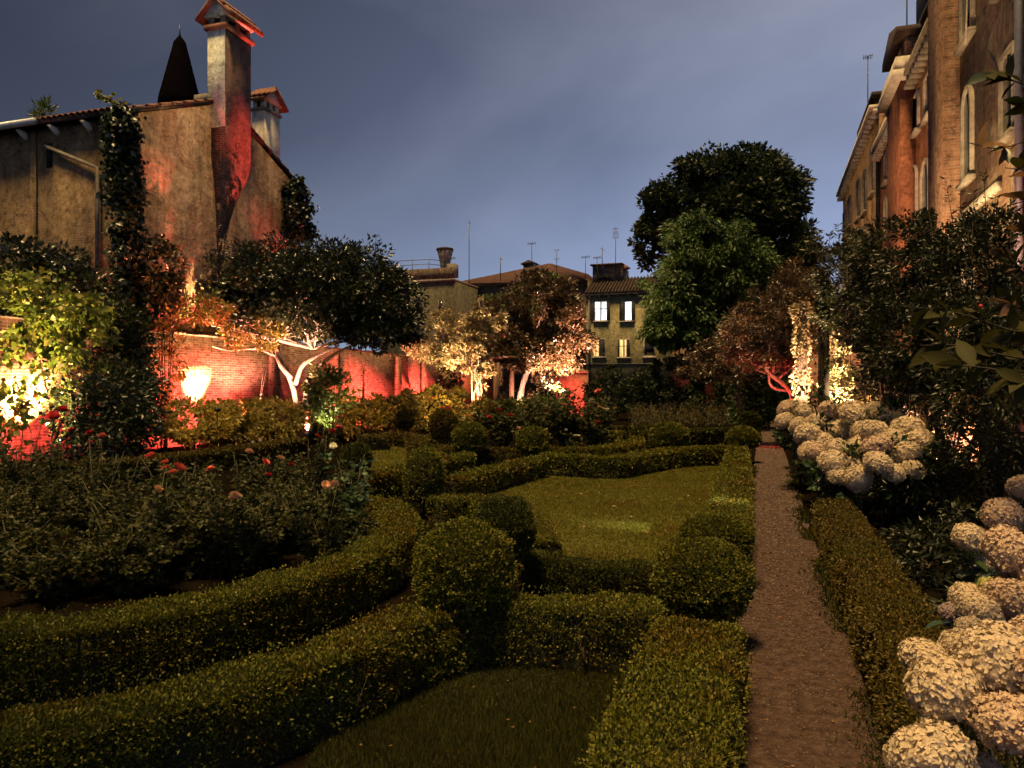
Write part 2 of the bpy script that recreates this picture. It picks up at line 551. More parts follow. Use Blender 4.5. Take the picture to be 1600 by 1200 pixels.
M['hyd_a'] = leaf_mat('hydrangea_petal', [(0.50, 0.39, 0.25), (0.58, 0.46, 0.31), (0.66, 0.54, 0.38)], 0.6, 0.25, 0.2)
M['hyd_b'] = leaf_mat('hydrangea_petal_pinklit', [(0.48, 0.34, 0.23), (0.55, 0.40, 0.28), (0.61, 0.46, 0.33)], 0.6, 0.25, 0.2)  # pinkish light on right-hand heads put into petal colour; random in the bank
M['hyd_green'] = leaf_mat('hydrangea_petal_green', [(0.40, 0.40, 0.12), (0.5, 0.48, 0.2)], 0.6, 0.25, 0.2)
M['hyd_old'] = leaf_mat('hydrangea_petal_old', [(0.26, 0.19, 0.18), (0.34, 0.26, 0.24)], 0.6, 0.2, 0.2)
M['rose_red'] = leaf_mat('rose_red', [(0.35, 0.012, 0.016), (0.55, 0.03, 0.035)], 0.5, 0.3, 0.25)
M['rose_coral'] = leaf_mat('rose_coral', [(0.62, 0.10, 0.06), (0.75, 0.17, 0.10)], 0.5, 0.3, 0.25)
M['rose_peach'] = leaf_mat('rose_peach', [(0.62, 0.30, 0.14), (0.75, 0.42, 0.22)], 0.5, 0.3, 0.25)
M['rose_cream'] = leaf_mat('rose_cream', [(0.72, 0.66, 0.36), (0.8, 0.76, 0.5)], 0.5, 0.3, 0.25)
M['plaster_house'] = wall_mat('house_plaster_gable', (0.31, 0.205, 0.14), (0.30, 0.14, 0.085), (0.20, 0.085, 0.05), 1, 0.46, 0.65)
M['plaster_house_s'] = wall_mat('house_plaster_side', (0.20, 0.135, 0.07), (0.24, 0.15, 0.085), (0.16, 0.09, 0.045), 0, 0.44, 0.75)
M['brick_chim'] = wall_mat('chimney_brick', (0.20, 0.14, 0.10), (0.20, 0.10, 0.065), (0.12, 0.065, 0.045), 1, 0.60, 0.6)
M['white_chim'] = wall_mat('chimney_whitewash', (0.66, 0.66, 0.54), (0.4, 0.3, 0.22), (0.3, 0.2, 0.15), 0, 0.20, 0.4)
M['garden_brick'] = wall_mat('garden_wall_brick', (0.46, 0.36, 0.30), (0.46, 0.23, 0.15), (0.20, 0.08, 0.05), 1, 0.64, 0.55, 0.27, (0.44, 0.34, 0.27))
M['garden_brick_x'] = wall_mat('garden_wall_brick_end', (0.40, 0.26, 0.2), (0.38, 0.16, 0.10), (0.28, 0.11, 0.07), 0, 0.62, 0.4)
M['cream_wall'] = wall_mat('yellow_plaster', (0.27, 0.24, 0.13), (0.33, 0.2, 0.12), (0.25, 0.14, 0.08), 0, 0.22, 0.5)
M['grey_wall'] = wall_mat('grey_plaster', (0.10, 0.092, 0.058), (0.3, 0.2, 0.13), (0.22, 0.14, 0.09), 0, 0.30, 0.5)
M['brown_wall'] = wall_mat('brown_plaster', (0.13, 0.10, 0.07), (0.26, 0.16, 0.1), (0.18, 0.1, 0.06), 0, 0.40, 0.5)
M['pal_red'] = wall_mat('palace_red', (0.27, 0.10, 0.056), (0.3, 0.14, 0.09), (0.22, 0.1, 0.06), 1, 0.26, 0.4)
M['pal_ochre'] = wall_mat('palace_ochre', (0.42, 0.31, 0.19), (0.36, 0.20, 0.115), (0.24, 0.12, 0.07), 1, 0.53, 0.6)
M['pal_brick'] = wall_mat('palace_brick', (0.27, 0.17, 0.10), (0.27, 0.14, 0.08), (0.17, 0.08, 0.045), 1, 0.62, 0.6)
M['pal_brown'] = wall_mat('palace_brown', (0.27, 0.17, 0.10), (0.3, 0.16, 0.1), (0.22, 0.1, 0.06), 1, 0.42, 0.5)
M['stone'] = noise_mat('pale_stone', [(0.25, (0.26, 0.22, 0.16)), (0.6, (0.5, 0.45, 0.36))], 5, bump=0.3)
M['stone_dark'] = noise_mat('weathered_stone', [(0.25, (0.075, 0.062, 0.045)), (0.6, (0.19, 0.165, 0.125))], 5, bump=0.4)
M['tile'] = noise_mat('roof_tile', [(0.3, (0.11, 0.05, 0.03)), (0.7, (0.26, 0.12, 0.07))], 3, bump=0.4)
M['tile_dark'] = noise_mat('roof_tile_dark', [(0.3, (0.022, 0.015, 0.012)), (0.7, (0.055, 0.034, 0.026))], 3, bump=0.4)
M['roof_red'] = noise_mat('roof_red_brown', [(0.3, (0.045, 0.022, 0.017)), (0.7, (0.08, 0.038, 0.028))], 2, bump=0.4, bscale=12)
M['spire'] = noise_mat('spire_slate', [(0.3, (0.002, 0.0016, 0.0016)), (0.7, (0.005, 0.0035, 0.0035))], 3, spec=0.0, rough=1.0)
M['shutter'] = noise_mat('shutter_paint', [(0.3, (0.03, 0.034, 0.034)), (0.7, (0.055, 0.06, 0.058))], 6, rough=0.6)
M['dark'] = noise_mat('dark_interior', [(0.3, (0.006, 0.006, 0.006)), (0.7, (0.012, 0.011, 0.01))], 3)
M['metal'] = noise_mat('dark_metal', [(0.3, (0.05, 0.052, 0.055)), (0.7, (0.11, 0.11, 0.115))], 12, rough=0.5, bump=0.1, metallic=0.6)
M['pipe'] = noise_mat('zinc_pipe', [(0.3, (0.30, 0.32, 0.32)), (0.7, (0.45, 0.46, 0.45))], 6, rough=0.5, bump=0.1, metallic=0.3)
M['wood'] = noise_mat('pergola_wood', [(0.3, (0.12, 0.07, 0.045)), (0.7, (0.26, 0.16, 0.10))], 8, stretch=(1, 1, 0.15), bump=0.4)
M['glass'] = glass_mat('window_glass')
M['lit_white'] = emit_mat('window_light_white', (0.86, 0.93, 1.0), 1.9, True)
M['lit_warm'] = emit_mat('window_light_warm', (1.0, 0.62, 0.22), 1.3, True)
M['fixture'] = noise_mat('lamp_housing', [(0.3, (0.02, 0.02, 0.02)), (0.7, (0.05, 0.05, 0.05))], 20, rough=0.4)

print('helpers ready')
M['stone_trim'] = noise_mat('window_trim_stone', [(0.25, (0.13, 0.105, 0.075)), (0.6, (0.30, 0.26, 0.2))], 5, bump=0.4)
# ================================================================== ground, path, lawns
mesh_obj('ground', [(-400, -60, 0), (400, -60, 0), (400, 900, 0), (-400, 900, 0)], [(0, 1, 2, 3)], M['soil'], base=(0, 0, 0), kind='structure')
PX0, PX1 = -0.20, 0.57
def strip(name, x0, x1, y0, y1, z, mat, **kw):
    return mesh_obj(name, [(x0, y0, z), (x1, y0, z), (x1, y1, z), (x0, y1, z)], [(0, 1, 2, 3)], mat, base=(0, 0, 0), **kw)
strip('path', PX0, PX1, -3, 46, 0.006, M['gravel'], kind='structure')

def in_poly(P, poly):
    x, y = P[:, 0], P[:, 1]
    c = np.zeros(len(P), bool)
    j = len(poly) - 1
    for i in range(len(poly)):
        xi, yi, xj, yj = poly[i][0], poly[i][1], poly[j][0], poly[j][1]
        c ^= ((yi > y) != (yj > y)) & (x < (xj - xi) * (y - yi) / (yj - yi + 1e-12) + xi)
        j = i
    return c

def lawn(name, pix, z, mat, gmat, n, h0, label):
    poly = [g(*p) for p in pix]
    V = [(p[0], p[1], z) for p in poly]
    o = mesh_obj(name, V, [tuple(range(len(V)))], mat, base=(0, 0, 0), kind='structure')
    lo, hi = np.min(poly, 0), np.max(poly, 0)
    P = np.zeros((0, 3))
    while len(P) < n:
        Q = rng.uniform(lo, hi, (n * 3, 3))
        Q = Q[in_poly(Q, poly)]
        d = -Q[:, 0] * SA + Q[:, 1] * CA
        keep = rng.random(len(Q)) < np.clip((lo_d(poly) / d) ** 1.3, 0, 1)
        P = np.concatenate((P, Q[keep]))
    P = P[:n]
    P[:, 2] = z
    d = (-P[:, 0] * SA + P[:, 1] * CA)
    patch = 0.75 + 0.35 * lump(P * 1.0, 1.4, 2.0)
    hgt = h0 * rng.uniform(0.5, 1.25, n) * patch
    a = rng.uniform(0, 2 * math.pi, n)
    lean = rng.uniform(0.1, 0.75, n)
    top = P + np.stack((np.cos(a) * lean * hgt, np.sin(a) * lean * hgt, hgt), 1)
    wdt = np.maximum(0.003, d * 0.0007)
    b = rng.uniform(0, 2 * math.pi, n)
    off = np.stack((np.cos(b) * wdt, np.sin(b) * wdt, 0 * b), 1)
    V = np.stack((P - off, P + off, top), 1).reshape(-1, 3)
    F = np.arange(3 * n, dtype=np.int32).reshape(-1, 3)
    t = mesh_obj('grass', V, F, gmat, base=(0, 0, 0))
    tag(t, label, 'grass', kind='stuff')
def lo_d(poly):
    return min(-p[0] * SA + p[1] * CA for p in poly)
lawn('lawn', [(800, 905), (1030, 925), (1090, 830), (1148, 715), (1000, 718), (880, 722), (780, 745), (690, 775), (790, 800), (830, 850)], 0.005, M['lawn'], M['grass'], 130000, 0.032, 'mown olive green grass of the large central lawn')
lawn('lawn', [(560, 768), (650, 752), (730, 722), (700, 695), (610, 692), (560, 700)], 0.005, M['lawn'], M['grass'], 26000, 0.035, 'lit patch of grass between the curved hedges by the rose bed')
lawn('lawn', [(430, 1290), (880, 1300), (1015, 985), (820, 985), (640, 1050), (520, 1120)], 0.005, M['lawn_shaded'], M['grass_dark'], 70000, 0.045, 'front corner grass between the hedges, shade put into its darker colour')

def pebbles():
    n = 24000
    y = 2.2 + 34 * rng.random(n) ** 2.0
    x = rng.uniform(PX0, PX1, n)
    s = rng.uniform(0.0025, 0.0065, n) * np.clip(y / 4, 0.8, 3.0)
    C = np.stack((x, y, 0.006 + s * 0.35), 1)
    O = np.array([(1, 0, 0), (0, 1, 0), (-1, 0, 0), (0, -1, 0), (0, 0, .75), (0, 0, -.75)])
    jit = rng.uniform(0.7, 1.3, (n, 6, 1))
    V = (C[:, None] + O[None] * s[:, None, None] * jit).reshape(-1, 3)
    T = np.array([(0, 1, 4), (1, 2, 4), (2, 3, 4), (3, 0, 4)], np.int32)
    F = (np.arange(n, dtype=np.int32)[:, None, None] * 6 + T[None]).reshape(-1, 3)
    o = mesh_obj('gravel', V, F, M['pebble'], base=(0, 0, 0))
    tag(o, 'reddish brown loose gravel on the garden path', 'gravel', kind='stuff')
pebbles()
def path_weeds():
    n = 9000
    y = 2.2 + 16 * rng.random(n) ** 1.7
    side = rng.random(n)
    x = np.where(side < 0.72, PX1 - np.abs(rng.normal(0, 0.07, n)) + 0.02, PX0 + np.abs(rng.normal(0, 0.035, n)) - 0.02)
    keep = lump(np.stack((x * 3, y * 1.6, 0 * y), 1), 1.0, 4) > -0.25
    P = np.stack((x, y, 0 * y + 0.006), 1)[keep]
    A = rng.normal(0, 0.6, P.shape) + np.array((0, 0, 1.0))
    A[:, 2] = np.abs(A[:, 2])
    L = rng.uniform(0.02, 0.05, len(P)) * np.clip(y[keep] / 5, 1, 2)
    V, F = leaf_arrays(P, A, L, L * 0.22)
    tag(mesh_obj('path_grass', V, F, M['grass_dark'], base=(0, 0, 0)), 'thin grass creeping in along the path edges', 'grass', kind='stuff')
path_weeds()

def litter():
    P = []
    n = 420
    y = 2.2 + 12 * rng.random(n) ** 1.5
    P.append(np.stack((rng.uniform(PX0 + 0.03, PX1 - 0.03, n), y, np.full(n, 0.014)), 1))
    Q = rng.uniform((-4.5, 2.5, 0.03), (-0.6, 14, 0.045), (500, 3))
    P.append(Q)
    P = np.concatenate(P)
    A = rng.normal(0, 1, P.shape); A[:, 2] *= 0.15
    L = rng.uniform(0.015, 0.035, len(P)) * np.clip(P[:, 1] / 6, 0.9, 1.6)
    V, F = leaf_arrays(P, A, L, L * 0.5, 0.3)
    tag(mesh_obj('fallen_leaves', V, F, M['orange_leaf'], base=(0, 0, 0)), 'scattered dry fallen leaves on the path and grass', 'leaves', kind='stuff')
litter()

# ================================================================== windows
def window_y(parent, x0, x1, z0, z1, y, mat_pane, shutters=None, sill=True, frame_mat=None, mullion=True):
    """window in a wall that faces -y at y"""
    f = MB()
    fm = frame_mat or M['stone']
    w = 0.07
    f.box(x0 - w, x0, y - 0.035, y + 0.02, z0 - w, z1 + w).box(x1, x1 + w, y - 0.035, y + 0.02, z0 - w, z1 + w)
    f.box(x0, x1, y - 0.033, y + 0.02, z1, z1 + w).box(x0, x1, y - 0.033, y + 0.02, z0 - w, z0)
    win = f.build('window', fm, parent)
    MB().box(x0, x1, y - 0.012, y - 0.006, z0, z1).build('pane', mat_pane, win)
    if mullion:
        MB().box((x0 + x1) / 2 - 0.055, (x0 + x1) / 2 + 0.055, y - 0.028, y - 0.014, z0, z1).build('mullion', M['shutter'], win)
    if mullion:
        zb = z0 + (z1 - z0) * 0.62
        MB().box(x0, x1, y - 0.03, y - 0.0285, zb - 0.03, zb + 0.03).build('glazing_bar', M['shutter'], win)
    if sill:
        MB().box(x0 - 0.16, x1 + 0.16, y - 0.16, y + 0.02, z0 - w - 0.09, z0 - w - 0.003).build('sill', M['stone'], win)
    for s in shutters or ():
        sx0, sx1 = s
        b = MB().box(sx0, sx1, y - 0.085, y - 0.045, z0 - 0.03, z1 + 0.03)
        for k in range(9):
            zz = z0 + (z1 - z0) * (k + 0.5) / 9
            b.box(sx0 + 0.05, sx1 - 0.05, y - 0.1, y - 0.088, zz - 0.02, zz + 0.03)
        b.build('shutter', M['shutter'], win)
    return win

def arch(y0, y1, z0, z1, n=10):
    """outline of an opening in (y,z) with a round head"""
    r = (y1 - y0) / 2
    c = (y0 + y1) / 2
    pts = [(y0, z0), (y1, z0)]
    for k in range(n + 1):
        a = math.pi * k / n
        pts.append((c + r * math.cos(a), z1 - r + r * math.sin(a)))
    return pts

def window_x(parent, y0, y1, z0, z1, x, arched=False, sill=True, pane=None, w=0.09, surround=None):
    """window in a wall that faces -x at x"""
    f = MB()
    o_in = arch(y0, y1, z0, z1) if arched else [(y0, z0), (y1, z0), (y1, z1), (y0, z1)]
    o_out = arch(y0 - w, y1 + w, z0 - w, z1 + w) if arched else [(y0 - w, z0 - w), (y1 + w, z0 - w), (y1 + w, z1 + w), (y0 - w, z1 + w)]
    n = len(o_in)
    V = [(x - 0.09, *p) for p in o_out] + [(x - 0.09, *p) for p in o_in] + [(x + 0.02, *p) for p in o_out] + [(x + 0.02, *p) for p in o_in]
    F = []
    for i in range(n):
        j = (i + 1) % n
        F += [(i, j, n + j, n + i), (i, 2 * n + i, 2 * n + j, j), (n + i, n + j, 3 * n + j, 3 * n + i)]
    f.add(V, F)
    win = f.build('window', surround or M['stone_trim'], parent)
    MB().prism(o_in, x - 0.02, x - 0.005, 0).build('pane', pane or M['glass'], win)
    MB().box(x - 0.05, x - 0.022, (y0 + y1) / 2 - 0.03, (y0 + y1) / 2 + 0.03, z0, z1 - (0.02 if not arched else 0.1)).build('mullion', M['shutter'], win)
    if sill:
        MB().box(x - 0.17, x + 0.02, y0 - 0.2, y1 + 0.2, z0 - w - 0.11, z0 - w - 0.003).build('sill', M['stone_trim'], win)
    return win

def barrel_tile(name, parent, mesh, loc, rot):
    o = bpy.data.objects.new(name, mesh)
    attach(o, parent, loc)
    o.rotation_euler = rot
    return o
def tile_mesh(L, r, mat):
    V, F = [], []
    k = 6
    for end, rr in ((0, r), (L, r * 0.82)):
        for th in (1.0, 0.8):
            for i in range(k + 1):
                a = math.pi * i / k
                V.append((rr * th * math.cos(a), end, rr * th * math.sin(a)))
    m = k + 1
    for i in range(k):
        F += [(i, i + 1, 2 * m + i + 1, 2 * m + i), (m + i, 3 * m + i, 3 * m + i + 1, m + i + 1), (i, m + i, m + i + 1, i + 1), (2 * m + i, 2 * m + i + 1, 3 * m + i + 1, 3 * m + i)]
    F += [(0, 2 * m, 3 * m, m), (k, m + k, 3 * m + k, 2 * m + k)]
    return np_mesh('roof_tile', V, F, mat)
TILE = tile_mesh(0.45, 0.10, M['tile'])
TILE_D = tile_mesh(0.45, 0.10, M['tile_dark'])

# ================================================================== old house on the left
HX, HY0, HY1, HXB = -17.5, 17.65, 26.2, -30.0
HE, HR, HYR = 9.75, 11.55, 21.9
house = empty('house', (HX - 6, (HY0 + HY1) / 2, 0), 'tall old plastered house with gable end and big chimney above red wall', 'house')
MB().prism([(HY0, 0), (HY1, 0), (HY1, HE), (HYR, HR), (HY0, HE)], HXB, HX, 0).build('gable_wall', M['plaster_house'], house)
# side skin (faces the camera side) slightly proud, with its own surface
MB().box(HXB, HX - 0.02, HY0 - 0.03, HY0 - 0.002, 0, HE - 0.02).build('side_wall', M['plaster_house_s'], house)
rf = MB()
s1 = (HR - HE) / (HYR - HY0)
s2 = (HR - HE) / (HY1 - HYR)
ov = 0.35
rf.prism([(HY0 - ov, HE - s1 * ov + 0.03), (HYR, HR + 0.03), (HYR, HR + 0.16), (HY0 - ov, HE - s1 * ov + 0.16)], HXB, HX + 0.12, 0)
rf.prism([(HY1 + ov, HE - s2 * ov + 0.03), (HY1 + ov, HE - s2 * ov + 0.16), (HYR, HR + 0.158), (HYR, HR + 0.028)], HXB, HX + 0.118, 0)
roof = rf.build('roof', M['tile_dark'], house)
for k in range(40):
    barrel_tile('roof_tile', roof, TILE, (HX - 0.05 - 0.22 * k, HY0 - ov - 0.06, HE - s1 * ov + 0.13), (math.atan(s1), rng.normal(0, .02), rng.normal(0, 0.03)))
for k in range(9):
    t = (k + 0.1) / 9
    barrel_tile('roof_tile', roof, TILE, (HX + 0.05, HY0 - ov + t * (HYR - HY0 + ov), HE - s1 * ov + t * (HR - HE + s1 * ov) + 0.13), (math.atan(s1), rng.normal(0, .08), rng.normal(0, .05)))
for k in range(9):
    t = (k + 0.1) / 9
    barrel_tile('roof_tile', roof, TILE, (HX + 0.05, HY1 + ov - t * (HY1 - HYR + ov), HE - s2 * ov + t * (HR - HE + s2 * ov) + 0.13), (math.atan(s2), rng.normal(0, .06), math.pi + rng.normal(0, .05)))
# gutter, brackets, slanting drain pipe, downpipe stain boards
MB().tube([(HXB, HY0 - 0.5, HE - 0.10), (HX - 2.9, HY0 - 0.5, HE - 0.06)], 0.105, 8).build('gutter', M['pipe'], house)
for k in range(7):
    xx = HX - 1.3 - k * 1.25
    MB().prism([(HY0 - 0.36, HE - 0.16), (HY0 - 0.02, HE - 0.16), (HY0 - 0.02, HE - 0.42), (HY0 - 0.10, HE - 0.36)], xx - 0.07, xx + 0.07, 0).build('eave_bracket', M['stone'], house)
a_, b_ = on_y(70, 228, HY0 - 0.15), on_y(152, 262, HY0 - 0.15)
MB().tube([a_, b_, b_ + np.array((0, 0, -3.2))], 0.06, 8).build('drain_pipe', M['stone_dark'], house)
MB().box(on_y(52, 0, HY0)[0], on_y(60, 0, HY0)[0], HY0 - 0.12, HY0 - 0.033, 0, HE - 0.1).build('pilaster', M['plaster_house_s'], house)
for px0, px1, py0, py1 in ((74, 84, 225, 262), (78, 92, 380, 402)):
    p, q = on_y(px0, py0, HY0), on_y(px1, py1, HY0)
    MB().box(p[0], q[0], HY0 - 0.04, HY0 - 0.034, q[2], p[2]).build('vent_opening', M['dark'], house)

# chimney on the gable
CXa, CXb, CYa, CYb = -17.62, -16.92, 21.2, 22.55
ch = MB()
zc = 9.5
stack = MB().box(CXa + 0.02, CXb, CYa + 0.03, CYb, zc, 13.75)
# the breast tapers back into the wall as it goes down
prof = [(zc, CXb, CYa, CYb), (9.0, CXb - 0.10, CYa + 0.08, CYb - 0.10), (8.55, CXb - 0.24, CYa + 0.14, CYb - 0.25), (8.1, CXb - 0.33, CYa + 0.2, CYb - 0.42), (7.5, CXb - 0.41, CYa + 0.24, CYb - 0.6), (6.6, CXb - 0.48, CYa + 0.28, CYb - 0.76), (5.5, CXb - 0.52, CYa + 0.3, CYb - 0.84), (3.5, CXb - 0.55, CYa + 0.3, CYb - 0.86)]
V, F = [], []
for z, xb, ya, yb in prof:
    V += [(HX - 0.1, ya + 0.03, z), (xb, ya + 0.03, z), (xb, yb, z), (HX - 0.1, yb, z)]
for i in range(len(prof) - 1):
    a = 4 * i
    for k in range(4):
        F.append((a + k, a + (k + 1) % 4, a + 4 + (k + 1) % 4, a + 4 + k))
stack.add(V, F)
chimney = stack.build('chimney', M['brick_chim'], house)
MB().box(CXa, CXb - 0.01, CYa, CYa + 0.028, 10.5, 13.75).build('whitewashed_face', M['white_chim'], chimney, label='whitewashed face of the brick chimney')
MB().box(CXa - 0.45, CXa + 0.1, CYa - 0.12, CYa + 0.35, 11.35, 11.62).box(CXa - 0.3, CXa + 0.1, CYa - 0.08, CYa + 0.3, 11.0, 11.347).build('ledge', M['stone_dark'], chimney)
MB().box(CXa - 0.09, CXb + 0.09, CYa - 0.09, CYb + 0.09, 13.75, 13.9).build('collar', M['tile'], chimney)
for xx in (CXa + 0.02, CXb - 0.2):
    for yy in (CYa + 0.02, (CYa + CYb) / 2 - 0.1, CYb - 0.2):
        MB().box(xx, xx + 0.18, yy, yy + 0.18, 13.9, 14.18).build('cap_pier', M['stone_dark'], chimney)
MB().box(CXa + 0.13, CXb - 0.13, CYa + 0.12, CYb - 0.12, 13.9, 14.17).build('flue', M['dark'], chimney)
mx_ = (CXa + CXb) / 2
MB().prism([(CXa - 0.12, 14.18), (CXb + 0.12, 14.18), (CXb + 0.12, 14.26), (mx_, 14.74), (CXa - 0.12, 14.26)], CYa - 0.02, CYb + 0.02, 1).build('cap_gable', M['white_chim'], chimney)
cr_ = MB()
sl = (14.74 - 14.26) / (mx_ - CXa + 0.12)
for sgn in (-1, 1):
    xe = mx_ + sgn * (mx_ - CXa + 0.34)
    ze = 14.74 - sl * (mx_ - CXa + 0.34)
    cr_.prism([(mx_, 14.75), (mx_, 14.84), (xe, ze + 0.10), (xe, ze + 0.01)], CYa - 0.2, CYb + 0.22, 1)
caproof = cr_.build('cap_roof', M['tile'], chimney)
for k in range(8):
    yy = CYa - 0.1 + k * 0.215
    barrel_tile('roof_tile', caproof, TILE, (mx_ + 0.76, yy, 14.74 - sl * 0.76 + 0.09), (math.atan(sl), 0, R(90)))
    barrel_tile('roof_tile', caproof, TILE, (mx_ + 0.42, yy, 14.74 - sl * 0.42 + 0.10), (math.atan(sl), 0, R(90)))
MB().lathe([(0.05, 14.84), (0.09, 14.9), (0.05, 15.0), (0.1, 15.1), (0.02, 15.2)], mx_, CYa - 0.05, 8).build('finial', M['stone'], chimney)

# second chimney further back on the same roof
def small_chimney():
    x0, x1, y0, y1 = -18.78, -18.22, 25.1, 26.1
    c = MB().box(x0, x1, y0, y1, 9.0, 12.55).build('chimney', M['stone'], house, label='smaller pale chimney behind the gable')
    MB().box(x0 - 0.06, x1 + 0.06, y0 - 0.06, y1 + 0.06, 12.55, 12.65).build('collar', M['stone_dark'], c)
    for xx in (x0 + 0.02, x1 - 0.2):
        for yy in (y0 + 0.02, (y0 + y1) / 2 - 0.08, y1 - 0.2):
            MB().box(xx, xx + 0.17, yy, yy + 0.17, 12.65, 12.95).build('cap_pier', M['stone'], c)
    MB().box(x0 + 0.12, x1 - 0.12, y0 + 0.12, y1 - 0.12, 12.65, 12.94).build('flue', M['dark'], c)
    ym = (y0 + y1) / 2
    MB().prism([(y0 - 0.1, 12.95), (y1 + 0.1, 12.95), (y1 + 0.1, 13.01), (ym, 13.50), (y0 - 0.1, 13.01)], x0 - 0.02, x1 + 0.02, 0).build('cap_gable', M['stone'], c)
    sl_ = (13.50 - 13.01) / (ym - y0 + 0.1)
    r_ = MB()
    for sg in (-1, 1):
        ye = ym + sg * (ym - y0 + 0.3)
        ze = 13.50 - sl_ * (ym - y0 + 0.3)
        r_.prism([(ym, 13.51), (ym, 13.60), (ye, ze + 0.1), (ye, ze + 0.01)], x0 - 0.2, x1 + 0.2, 0)
    rr = r_.build('cap_roof', M['tile'], c)
    for k in range(6):
        barrel_tile('roof_tile', rr, TILE, (x0 - 0.1 + k * 0.22, y0 - 0.28, 13.50 - sl_ * (ym - y0 + 0.28) + 0.1), (math.atan(sl_), 0, 0))
small_chimney()

# church spire far behind
def spire():
    c = gd(281, 155, 70)
    zt = gd(281, 62, 70)[2]
    t = empty('bell_tower', (c[0], c[1], 0), 'dark conical church spire rising behind the old house roof', 'tower')
    MB().lathe([(2.3, 0), (2.2, c[2] - 1)], c[0], c[1], 12).build('shaft', M['spire'], t)
    MB().lathe([(1.95, c[2] - 1.2), (1.8, c[2]), (0.52, zt - 0.25), (0.35, zt), (0.1, zt + 0.35)], c[0], c[1], 14).build('spire', M['spire'], t)
    MB().tube([(c[0], c[1], zt + 0.2), (c[0], c[1], zt + 1.4)], [0.1, 0.03], 6).build('finial', M['metal'], t)
spire()

# ================================================================== garden walls
WX = -17.3
gw = MB()
gw.box(WX - 0.45, WX, 3.0, 40.2, 0, 3.5)
wall_l = gw.build('garden_wall', M['garden_brick'], None, (WX - 0.2, 22, 0), label='long old brick garden wall washed in red light', cat='wall')
# brick piers proud of the wall
for y in (9.5, 17.0, 24.0, 29.0, 34.2, 37.2):
    MB().box(WX + 0.002, WX + 0.12, y, y + 0.6, 0, 3.42).build('pier', M['garden_brick'], wall_l)
for k in range(60):
    y = 3.0 + k * 0.62
    MB().box(WX - 0.52, WX + 0.07, y + 0.004, y + 0.612, 3.502, 3.56 + rng.uniform(-.03, .03)).build('coping_stone', M['tile_dark'], wall_l)
ew = MB().box(WX + 0.05, -14.3, 40.0, 40.4, 0, 3.2).build('garden_wall', M['garden_brick_x'], None, (-15.8, 40.2, 0), label='lit brick wall end standing beside the climber pergola', cat='wall')
p0, p1 = on_y(850, 580, 47.0), on_y(917, 580, 47.0)
bw = MB().box(p0[0], p1[0], 47.0, 47.5, 0, p1[2] - 0.1).build('brick_pier_wall', M['garden_brick_x'], None, label='bright red lit brick wall stub below the bronze tree', cat='wall')
MB().prism([(p0[0] + 1.2, p1[2] - 0.1), (p1[0] + 0.05, p1[2] - 0.1), (p1[0] + 0.05, p1[2] + 0.02), (p1[0] - 0.7, p1[2] + 0.22), (p0[0] + 1.4, p1[2] + 0.05)], 46.95, 47.55, 1).build('coping', M['stone_dark'], bw)
p0 = on_y(1256, 575, 30.0); p1 = on_y(1288, 575, 30.0)
MB().box(p0[0], p1[0] + 1.5, 30.0, 30.4, 0, 3.1).build('brick_wall', M['garden_brick_x'], None, label='dim red brick wall behind the ivy post by the path', cat='wall')

# ================================================================== buildings closing the view
def mid_left():
    y = 60.0
    cor = on_y(668, 490, y)
    x1 = on_y(709, 470, y)[0]
    x0 = cor[0] - 4.5
    ztop = on_y(668, 441, y)[2]
    b = empty('terrace_house', (cor[0], y + 3, 0), 'grey plastered house with roof terrace and railing beside the dark tree', 'house')
    MB().box(x0, x1, y, y + 9, 0, ztop).build('wall', M['grey_wall'], b)
    z2 = on_y(668, 421, y)[2]
    MB().box(x0 - 0.1, x1 + 0.1, y - 0.15, y + 9, ztop + 0.003, ztop + 0.2).build('cornice', M['stone_dark'], b)
    p = MB()
    p.box(x0 - 0.05, x1 + 0.05, y - 0.06, y + 0.1, ztop + 0.2, ztop + 1.15)
    for k in range(30):
        xx = x0 + (x1 - x0) * k / 29
        p.box(xx - 0.05, xx + 0.05, y - 0.1, y - 0.063, ztop + 0.22, ztop + 1.1)
    p.build('parapet', M['brown_wall'], b)
    r = MB()
    zr = ztop + 1.15
    xs = [on_y(k, 0, y)[0] for k in (642, 668, 688)]
    for h in (0.45, 0.85):
        r.tube([(x0, y + 0.3, zr + h), (xs[1], y + 0.3, zr + h), (xs[2], y + 1.2, zr + h - .08)], 0.03, 5)
    for xx in (x0 + 1.5, xs[0], xs[1]):
        r.tube([(xx, y + 0.3, zr - 0.4), (xx, y + 0.3, zr + 0.86)], 0.03, 5)
    r.build('railing', M['metal'], b)
    c0 = on_y(691, 410, y + 1)
    c = MB().lathe([(0.42, zr - 0.6), (0.42, zr + 0.5), (0.55, zr + 1.15), (0.72, zr + 1.75), (0.6, zr + 1.78)], c0[0], y + 1.6, 10).build('chimney', M['stone_dark'], b)
    MB().lathe([(0.78, zr + 1.78), (0.74, zr + 1.95), (0.3, zr + 2.05)], c0[0], y + 1.6, 10).build('cap', M['tile_dark'], c)
    MB().box(c0[0] + 0.3, c0[0] + 1.1, y + 1.2, y + 2, zr - 0.6, zr + 0.55).build('stack', M['stone_dark'], c)
    for px0, px1, py0, py1 in ((651, 657, 464, 478), (686, 692, 470, 486)):
        a, e = on_y(px0, py0, y), on_y(px1, py1, y)
        window_y(b, a[0], e[0], e[2], a[2], y, M['glass'], None, True, M['stone_dark'], False)
mid_left()

